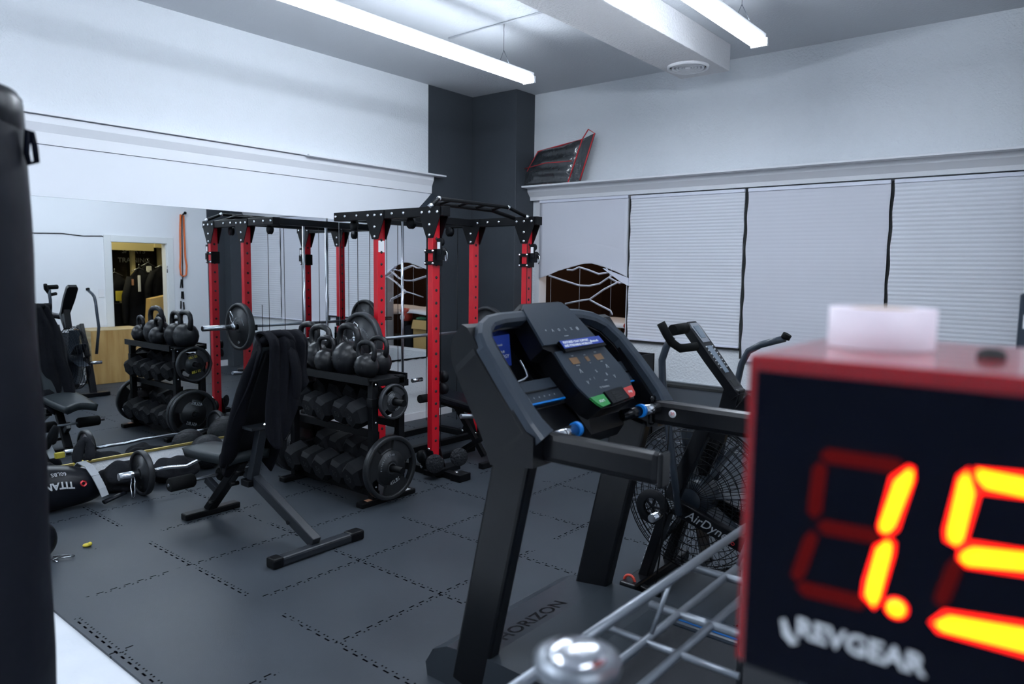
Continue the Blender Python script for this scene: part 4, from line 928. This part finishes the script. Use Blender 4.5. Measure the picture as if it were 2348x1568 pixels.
l=MB(); dd=(V((3.84,0,.40))-V((3.73,0,.03))).normalized(); text_mb('SCHWINN',.052,(3.772,BY+S-.026,.20),dd,(-dd.z,0,dd.x),mb=l,shear=.2,bold=.001); l.build('brand_lettering','ink',ab)
l=MB(); text_mb('PRO',.022,(4.17,BY+S-.021,.325),V((.95,0,-.3)),(.3,0,.95),mb=l); l.build('small_lettering','redink',ab)
MB().box((3.68,BY-.30,0),(3.77,BY+.30,.05),.01).build('stabilizer','tmframe',ab); MB().box((4.56,BY-.28,0),(4.65,BY+.28,.05),.01).build('stabilizer','tmframe',ab)
for s in(-1,1): MB().cyl((3.83,BY+s*.13,.39),(3.83,BY+s*.27,.39),.020).build('foot_peg','steel',ab)
c0=V((3.86,BY,1.31)); c1=V((4.10,BY,1.02)); dv=(c1-c0).normalized(); nv=V((-dv.z,0,dv.x)); 
if nv.x<0: nv=-nv
def bp(u,v,h=0): return c0+V((0,u,0))+dv*v+nv*h
m=MB().prism([bp(-.045,0,-.03),bp(.045,0,-.03),bp(.06,.03,-.03),bp(.062,.20,-.03),bp(.05,.42,-.03),bp(-.05,.42,-.03),bp(-.062,.20,-.03),bp(-.06,.03,-.03)],nv*.04); con=m.build('console','tmframe',ab)
MB().prism([bp(-.04,.012,.01),bp(.04,.012,.01),bp(.046,.04,.01),bp(.04,.125,.01),bp(-.04,.125,.01),bp(-.046,.04,.01)],nv*.004).build('display_bezel','steel',con)
MB().prism([bp(-.026,.03,.014),bp(.026,.03,.014),bp(.024,.10,.014),bp(-.024,.10,.014)],nv*.002).build('display','lcd',con)
MB().prism([bp(-.028,.145,.01),bp(.028,.145,.01),bp(.02,.30,.01),bp(-.02,.30,.01)],nv*.002).build('key_strip','lcd',con)
m=MB()
for k in range(7): m.ball(bp(.036,.15+k*.02,.012),.0035,5); m.ball(bp(-.036,.15+k*.02,.012),.0035,5)
m.build('indicator','ink',con)
MB().prism([bp(-.03,.34,.01),bp(.03,.34,.01),bp(.03,.38,.01),bp(-.03,.38,.01)],nv*.001).build('recess','gap',con)
MB().bar(c1,(4.05,BY,.80),.08,.07,ch=.006).build('console_post','tmframe',ab)
yN=BY-.24
A=[W(1556,1180,1,yN+.05),W(1545,1080,1,yN+.03),W(1530,960,1,yN),W(1519,870,1,yN),W(1518,825,1,yN),W(1528,795,1,yN),W(1541,772,1,yN+.01)]
MB().tube(A,.017,12).build('handle_lever','tmgrey',ab)
G=[W(1515,740,1,yN-.04),W(1528,765,1,yN-.03),W(1540,785,1,yN),W(1560,799,1,yN+.03),W(1598,794,1,yN+.10)]
MB().tube(G,.020,12).build('hand_grip','foam',ab)
MB().cyl(W(1542,757,1,yN),W(1572,752,1,yN+.10),.026).build('hand_grip','foam',ab)
yF=BY+.30
A=[W(1640,1100,1,yF-.05),W(1668,960,1,yF),W(1690,880,1,yF),W(1700,835,1,yF),W(1716,805,1,yF),W(1745,790,1,yF),W(1800,776,1,yF)]
MB().tube(A,.017,12).build('handle_lever','tmgrey',ab)
MB().cyl(W(1800,776,1,yF),W(1806,766,1,yF),.022).build('hand_grip','foam',ab)
MB().bar((4.60,BY,.62),(4.66,BY,.86),.045,.045).build('seat_post','steel',ab)
def sd(u,v): w=.12*(.35+.65*math.sin(PI*min(1,.18+u*.55))); return (4.52+.27*u,BY+(v-.5)*2*w,.90+.015*math.sin(PI*v)+.02*u)
MB().grid(sd,12,10).build('seat','vinyl',ab,solid=.05)
cbb=MB().tube([W(1537,930,1,BY-.30),W(1530,1040,1,BY-.30),W(1524,1180,1,BY-.3),W(1512,1280,1,BY-.32),W(1500,1360,1,BY-.3)],.004,6).build('x','black'); cbb.name='power_cable'; tag(cbb,'thin black cable hanging in front of the fan bike','cable')
q=W(1443,1352,2,0.0); pd=thing('exercise_strap','small red and black strap handle on the mat behind the treadmill','handle',tuple(q))
m=MB().tube([q+V((math.cos(a)*.03,0,.04+math.sin(a)*.035)) for a in [2*PI*i/16 for i in range(16)]],.007,8,closed=True); m.build('ring','redvinyl',pd); MB().bar(q+V((.02,.03,.02)),q+V((.16,.0,.02)),.04,.03,ch=.006).build('strap','black',pd)
# ============================================================ STEEL FRAME IN THE FOREGROUND
lr=thing('steel_frame_rack','low rack of grey steel tubes in front of the treadmill belt','rack',(4.65,1.6,0))
def rl(p,q,r=.0125,n='rail'): return MB().tube([p,V(p).lerp(V(q),.5),q],r,12).build(n,'steeld',lr)
rl((4.575,.98,.75),(4.58,2.30,.75),.0125); rl((4.548,.98,.60),(4.548,2.30,.60),.0115); rl((4.64,.98,.60),(4.648,2.30,.60),.0115)
rl((4.46,1.795,.60),(4.80,1.795,.60),.0125,'cross_tube'); rl((4.44,1.60,.60),(4.80,1.60,.60),.009,'cross_tube'); rl((4.44,2.12,.60),(4.80,2.12,.60),.0125,'cross_tube'); rl((4.44,1.20,.60),(4.80,1.20,.60),.0115,'cross_tube')
for y in(1.02,1.68,2.26): rl((4.578,y,.75),(4.548,y-.05,.60),.006,'stay')
for x,y in((4.548,1.0),(4.548,2.28),(4.80,1.2),(4.80,2.12)):
    MB().cyl((x,y,0.0 if x>4.7 or True else 0),(x,y,.60),.0115).build('leg','steeld',lr) if not(1.87<y<2.7) else MB().cyl((x,y,.16),(x,y,.60),.0115).build('leg','steeld',lr)
# ============================================================ POST WITH DOMED CAP
sp=thing('stanchion_post','black post with a polished domed cap in the near foreground','post',(4.985,.61,0))
cx,cy,cz=4.995,.605,1.150
MB().lathe([(.036,-1.162),(.036,-.012)],(cx,cy,cz),n=40).build('shaft','blackg',sp)
MB().lathe([(.034,-.020),(.044,-.018),(.0465,-.010),(.046,-.004),(.038,0),(.033,.001)],(cx,cy,cz),n=48).build('rim','steeld',sp)
MB().lathe([(.034,-.002),(.033,.002),(.028,.006),(.018,.0085),(.0,.0095)],(cx,cy,cz),n=48).build('cap','steel',sp)
MB().lathe([(.001,-1.162),(.13,-1.162),(.13,-1.15),(.04,-1.13),(.036,-1.12)],(cx,cy,cz),n=40).build('base','blackg',sp)
# ============================================================ ROUND TIMER
tx0,ty,tz0,tz1=5.150,.64,1.186,1.4775; tx1=5.60; tyb=.915
ti=thing('round_timer','red cased electronic timer with large glowing digits at the right','timer',(5.37,.75,1.18))
MB().box((tx0,ty,tz0),(tx1,tyb,tz1),.003).build('case','tred',ti)
MB().box((tx0+.009,ty-.003,tz0-.0),(tx1-.009,ty+.001,tz1-.014),.001).build('face','tface',ti)
Y=ty-.0035
def tp(px,py,y=Y): return W(px,py,1,y)
def seg(pts,on,nm='digit_segment'):
    P=[tp(*p) for p in pts]; c=sum(P,V((0,0,0)))/len(P)
    if on:
        s=MB().prism(P,V((0,-.0006,0))).build(nm,'segon2',ti)
        Q=[c+(p-c).normalized()*max((p-c).length-.0028,(p-c).length*.62) for p in P]
        # shrink along the short side too
        ax=max(((P[i]-P[j]) for i in range(len(P)) for j in range(i)),key=lambda v:v.length).normalized()
        Q=[]
        for p in P:
            d=p-c; al=d.dot(ax); pe=d-ax*al; Q.append(c+ax*al*.90+pe*.60-V((0,.0011,0)))
        MB().prism(Q,V((0,-.0005,0))).build('lit_core','segon',s)
    else: MB().prism(P,V((0,-.0004,0))).build(nm,'segoff',ti)
def slant(a,b,w):   # vertical-ish bar a->b of half width w, hexagonal ends
    (xa,ya_),(xb,yb_)=a,b; k=w*1.0
    return [(xa,ya_),(xa+w,ya_+k),(xb+w,yb_-k),(xb,yb_),(xb-w,yb_-k),(xa-w,ya_+k)]
def flat(a,b,w):
    (xa,ya_),(xb,yb_)=a,b; s=(yb_-ya_)/(xb-xa); return [(xa,ya_),(xa+w,ya_-w+s*w),(xb-w,yb_-w-s*w),(xb,yb_),(xb-w,yb_+w-s*w),(xa+w,ya_+w+s*w)]
seg([(2082,1066),(2097,1072),(2098,1100),(2060,1215),(2040,1230),(2018,1222),(2012,1205),(2042,1092)],True)
seg([(2040,1232),(2054,1245),(2052,1270),(2020,1380),(2005,1397),(1975,1365),(1980,1330),(2005,1250)],True)
seg(flat((1880,1042),(2078,1072),17),False); seg(slant((1880,1056),(1868,1190),17),False); seg(flat((1872,1205),(2020,1232),17),False); seg(slant((1860,1215),(1830,1335),17),False); seg(flat((1825,1345),(1990,1385),17),False)
# second digit
seg([(2236,1072),(2420,1090),(2415,1150),(2250,1130),(2232,1100)],True)
seg([(2196,1090),(2222,1072),(2250,1128),(2215,1245),(2195,1255),(2165,1238),(2163,1215)],True)
seg([(2198,1258),(2222,1240),(2440,1275),(2420,1330),(2215,1300),(2195,1280)],True)
seg([(2130,1425),(2165,1398),(2430,1440),(2460,1490),(2440,1530),(2150,1450)],True)
seg(slant((2190,1275),(2160,1395),20),False)
P=tp(2055,1394); d=MB().lathe([(.001,0),(.0088,0),(.0088,.0006),(.001,.0006)],P,(0,-1,0),24).build('decimal_point','segon2',ti); MB().lathe([(.001,0),(.0062,0),(.0062,.0006),(.001,.0006)],P-V((0,.0007,0)),(0,-1,0),24).build('lit_core','segon',d)
a=tp(1965,1482); l=MB(); text_mb('REVGEAR',.0245,(a.x,Y,a.z+.0),(1,0,-.0),(0,0,1),ext=.0003,mb=l,bold=.0007,stretch=.98); l.build('brand_lettering','ink',ti)
l=MB(); m=[tp(1790,1420),tp(1800,1418),tp(1812,1450),tp(1830,1475),tp(1815,1478),tp(1795,1455)]; MB().prism(m,V((0,-.0005,0))).build('logo_flash','ink',ti)
k=W(2312,800,2,tz1); MB().lathe([(.012,0),(.011,.006),(.006,.009),(.001,.009)],(5.322,.77,tz1),n=20).build('screw_knob','gap',ti)
rl_=thing('tape_roll','short white roll of tape standing on top of the timer','tape roll',(5.224,.80,tz1))
r0=.049
MB().lathe([(r0,0),(r0,.040),(r0-.018,.040),(r0-.018,0),(r0,0)],(5.224,.80,tz1+.0005),n=48).build('roll','tape',rl_)
MB().lathe([(r0-.018,0),(r0-.018,.0395),(r0-.020,.0395),(r0-.020,0)],(5.224,.80,tz1+.0005),n=40).build('core','card',rl_)
st=thing('timer_stand','black steel column and bracket carrying the timer','stand',(5.45,.72,0))
MB().box((5.42,.68,-.012),(5.50,.76,1.17),.004).build('column','black',st); MB().box((5.25,.66,1.168),(5.60,.79,1.185),.003).build('bracket','black',st); MB().box((5.27,.50,-.012),(5.67,.92,.01),.004).build('base','black',st)
# ============================================================ PUNCHING BAG
bc=V((3.50,.40,0)); 
def bagc():
    # right silhouette passes the measured line of sight at x=85px
    d=W(86,600,1,.9)-EYE; d.z=0; d.normalize(); perp=V((-d.y,d.x,0)); c=EYE+d*1.75+perp*.1885; c.z=0; return c
bc=bagc()
hb=thing('punching_bag','tall black heavy punching bag hanging at the left edge','punching bag',(bc.x,bc.y,.35))
m=MB(); Rb=.185; 
def bgf(u,v):
    a=2*PI*u; z=.35+1.52*v; r=Rb*(1+.012*math.sin(a*3+v*9)+.010*math.sin(v*21+a*2)); 
    if v<.03: r*=.86+.14*v/.03
    if v>.8: r*=1-.035*(v-.8)/.2
    return (bc.x+math.cos(a)*r,bc.y+math.sin(a)*r,z)
m.grid(bgf,64,90); m.build('body',mat('punching_bag_vinyl',(.008,.009,.014),.46,bump=(5,.35,.02)),hb)
m=MB().lathe([(Rb*.955,0),(Rb*.975,.01),(Rb*.965,.055),(Rb*.92,.075),(0,.06)],(bc.x,bc.y,1.805),n=64); m.build('top_collar','vinyl',hb)
for k in range(4):
    a=math.radians(20+k*90)+.5; p=V((bc.x+math.cos(a)*Rb*.66,bc.y+math.sin(a)*Rb*.66,1.865)); MB().bar(p,(bc.x+math.cos(a)*.02,bc.y+math.sin(a)*.02,2.25),.03,.006).build('strap','black',hb)
MB().cyl((bc.x,bc.y,2.22),(bc.x,bc.y,ZC),.008).build('chain','steel',hb)
c=W(73,340,1,bc.y); side=(W(65,330,2,1.75)-EYE); side.z=0; side.normalize(); cc=EYE+side*1.70; sd_=V((-side.y,side.x,0))*-1
zz=lambda py: (W(73,py,1,cc.y)).z
m=MB().tube([V((cc.x,cc.y,zz(295))),V((cc.x,cc.y,zz(300)))+sd_*.006,V((cc.x,cc.y,zz(330)))+sd_*.010,V((cc.x,cc.y,zz(368)))+sd_*.012,V((cc.x,cc.y,zz(374))),V((cc.x,cc.y,zz(350)))-sd_*.004],.006,8,closed=True); m.build('carabiner','tface',hb)
# ============================================================ LIGHT, CAMERA
w=bpy.data.worlds.new('w'); bpy.context.scene.world=w; w.use_nodes=True; w.node_tree.nodes['Background'].inputs[0].default_value=(.05,.06,.08,1); w.node_tree.nodes['Background'].inputs[1].default_value=.3
def plight(loc,col,e,r=.1):
    l=bpy.data.lights.new('l','POINT'); l.color=col; l.energy=e; l.shadow_soft_size=r; o=bpy.data.objects.new('lamp',l); C.objects.link(o); o.location=loc; return o
plight((6.6,4.6,2.9),(1,.86,.50),75,.15)
plight((2.2,7.3,2.9),(1,.78,.62),30,.15)
cam=bpy.data.cameras.new('camera'); co_=bpy.data.objects.new('camera',cam); C.objects.link(co_)
cam.sensor_width=36; cam.lens=36*F/2348; cam.clip_start=.05
co_.matrix_world=Matrix(((RT.x,UP.x,-FW.x,EYE.x),(RT.y,UP.y,-FW.y,EYE.y),(RT.z,UP.z,-FW.z,EYE.z),(0,0,0,1)))
cam.dof.use_dof=True; cam.dof.focus_distance=4.6; cam.dof.aperture_fstop=2.6
sc=bpy.context.scene; sc.camera=co_
sc.view_settings.view_transform='Standard'; sc.view_settings.look='None'; sc.view_settings.exposure=.22; sc.view_settings.gamma=1
sc.cycles.max_bounces=10; sc.cycles.glossy_bounces=6; sc.cycles.diffuse_bounces=5
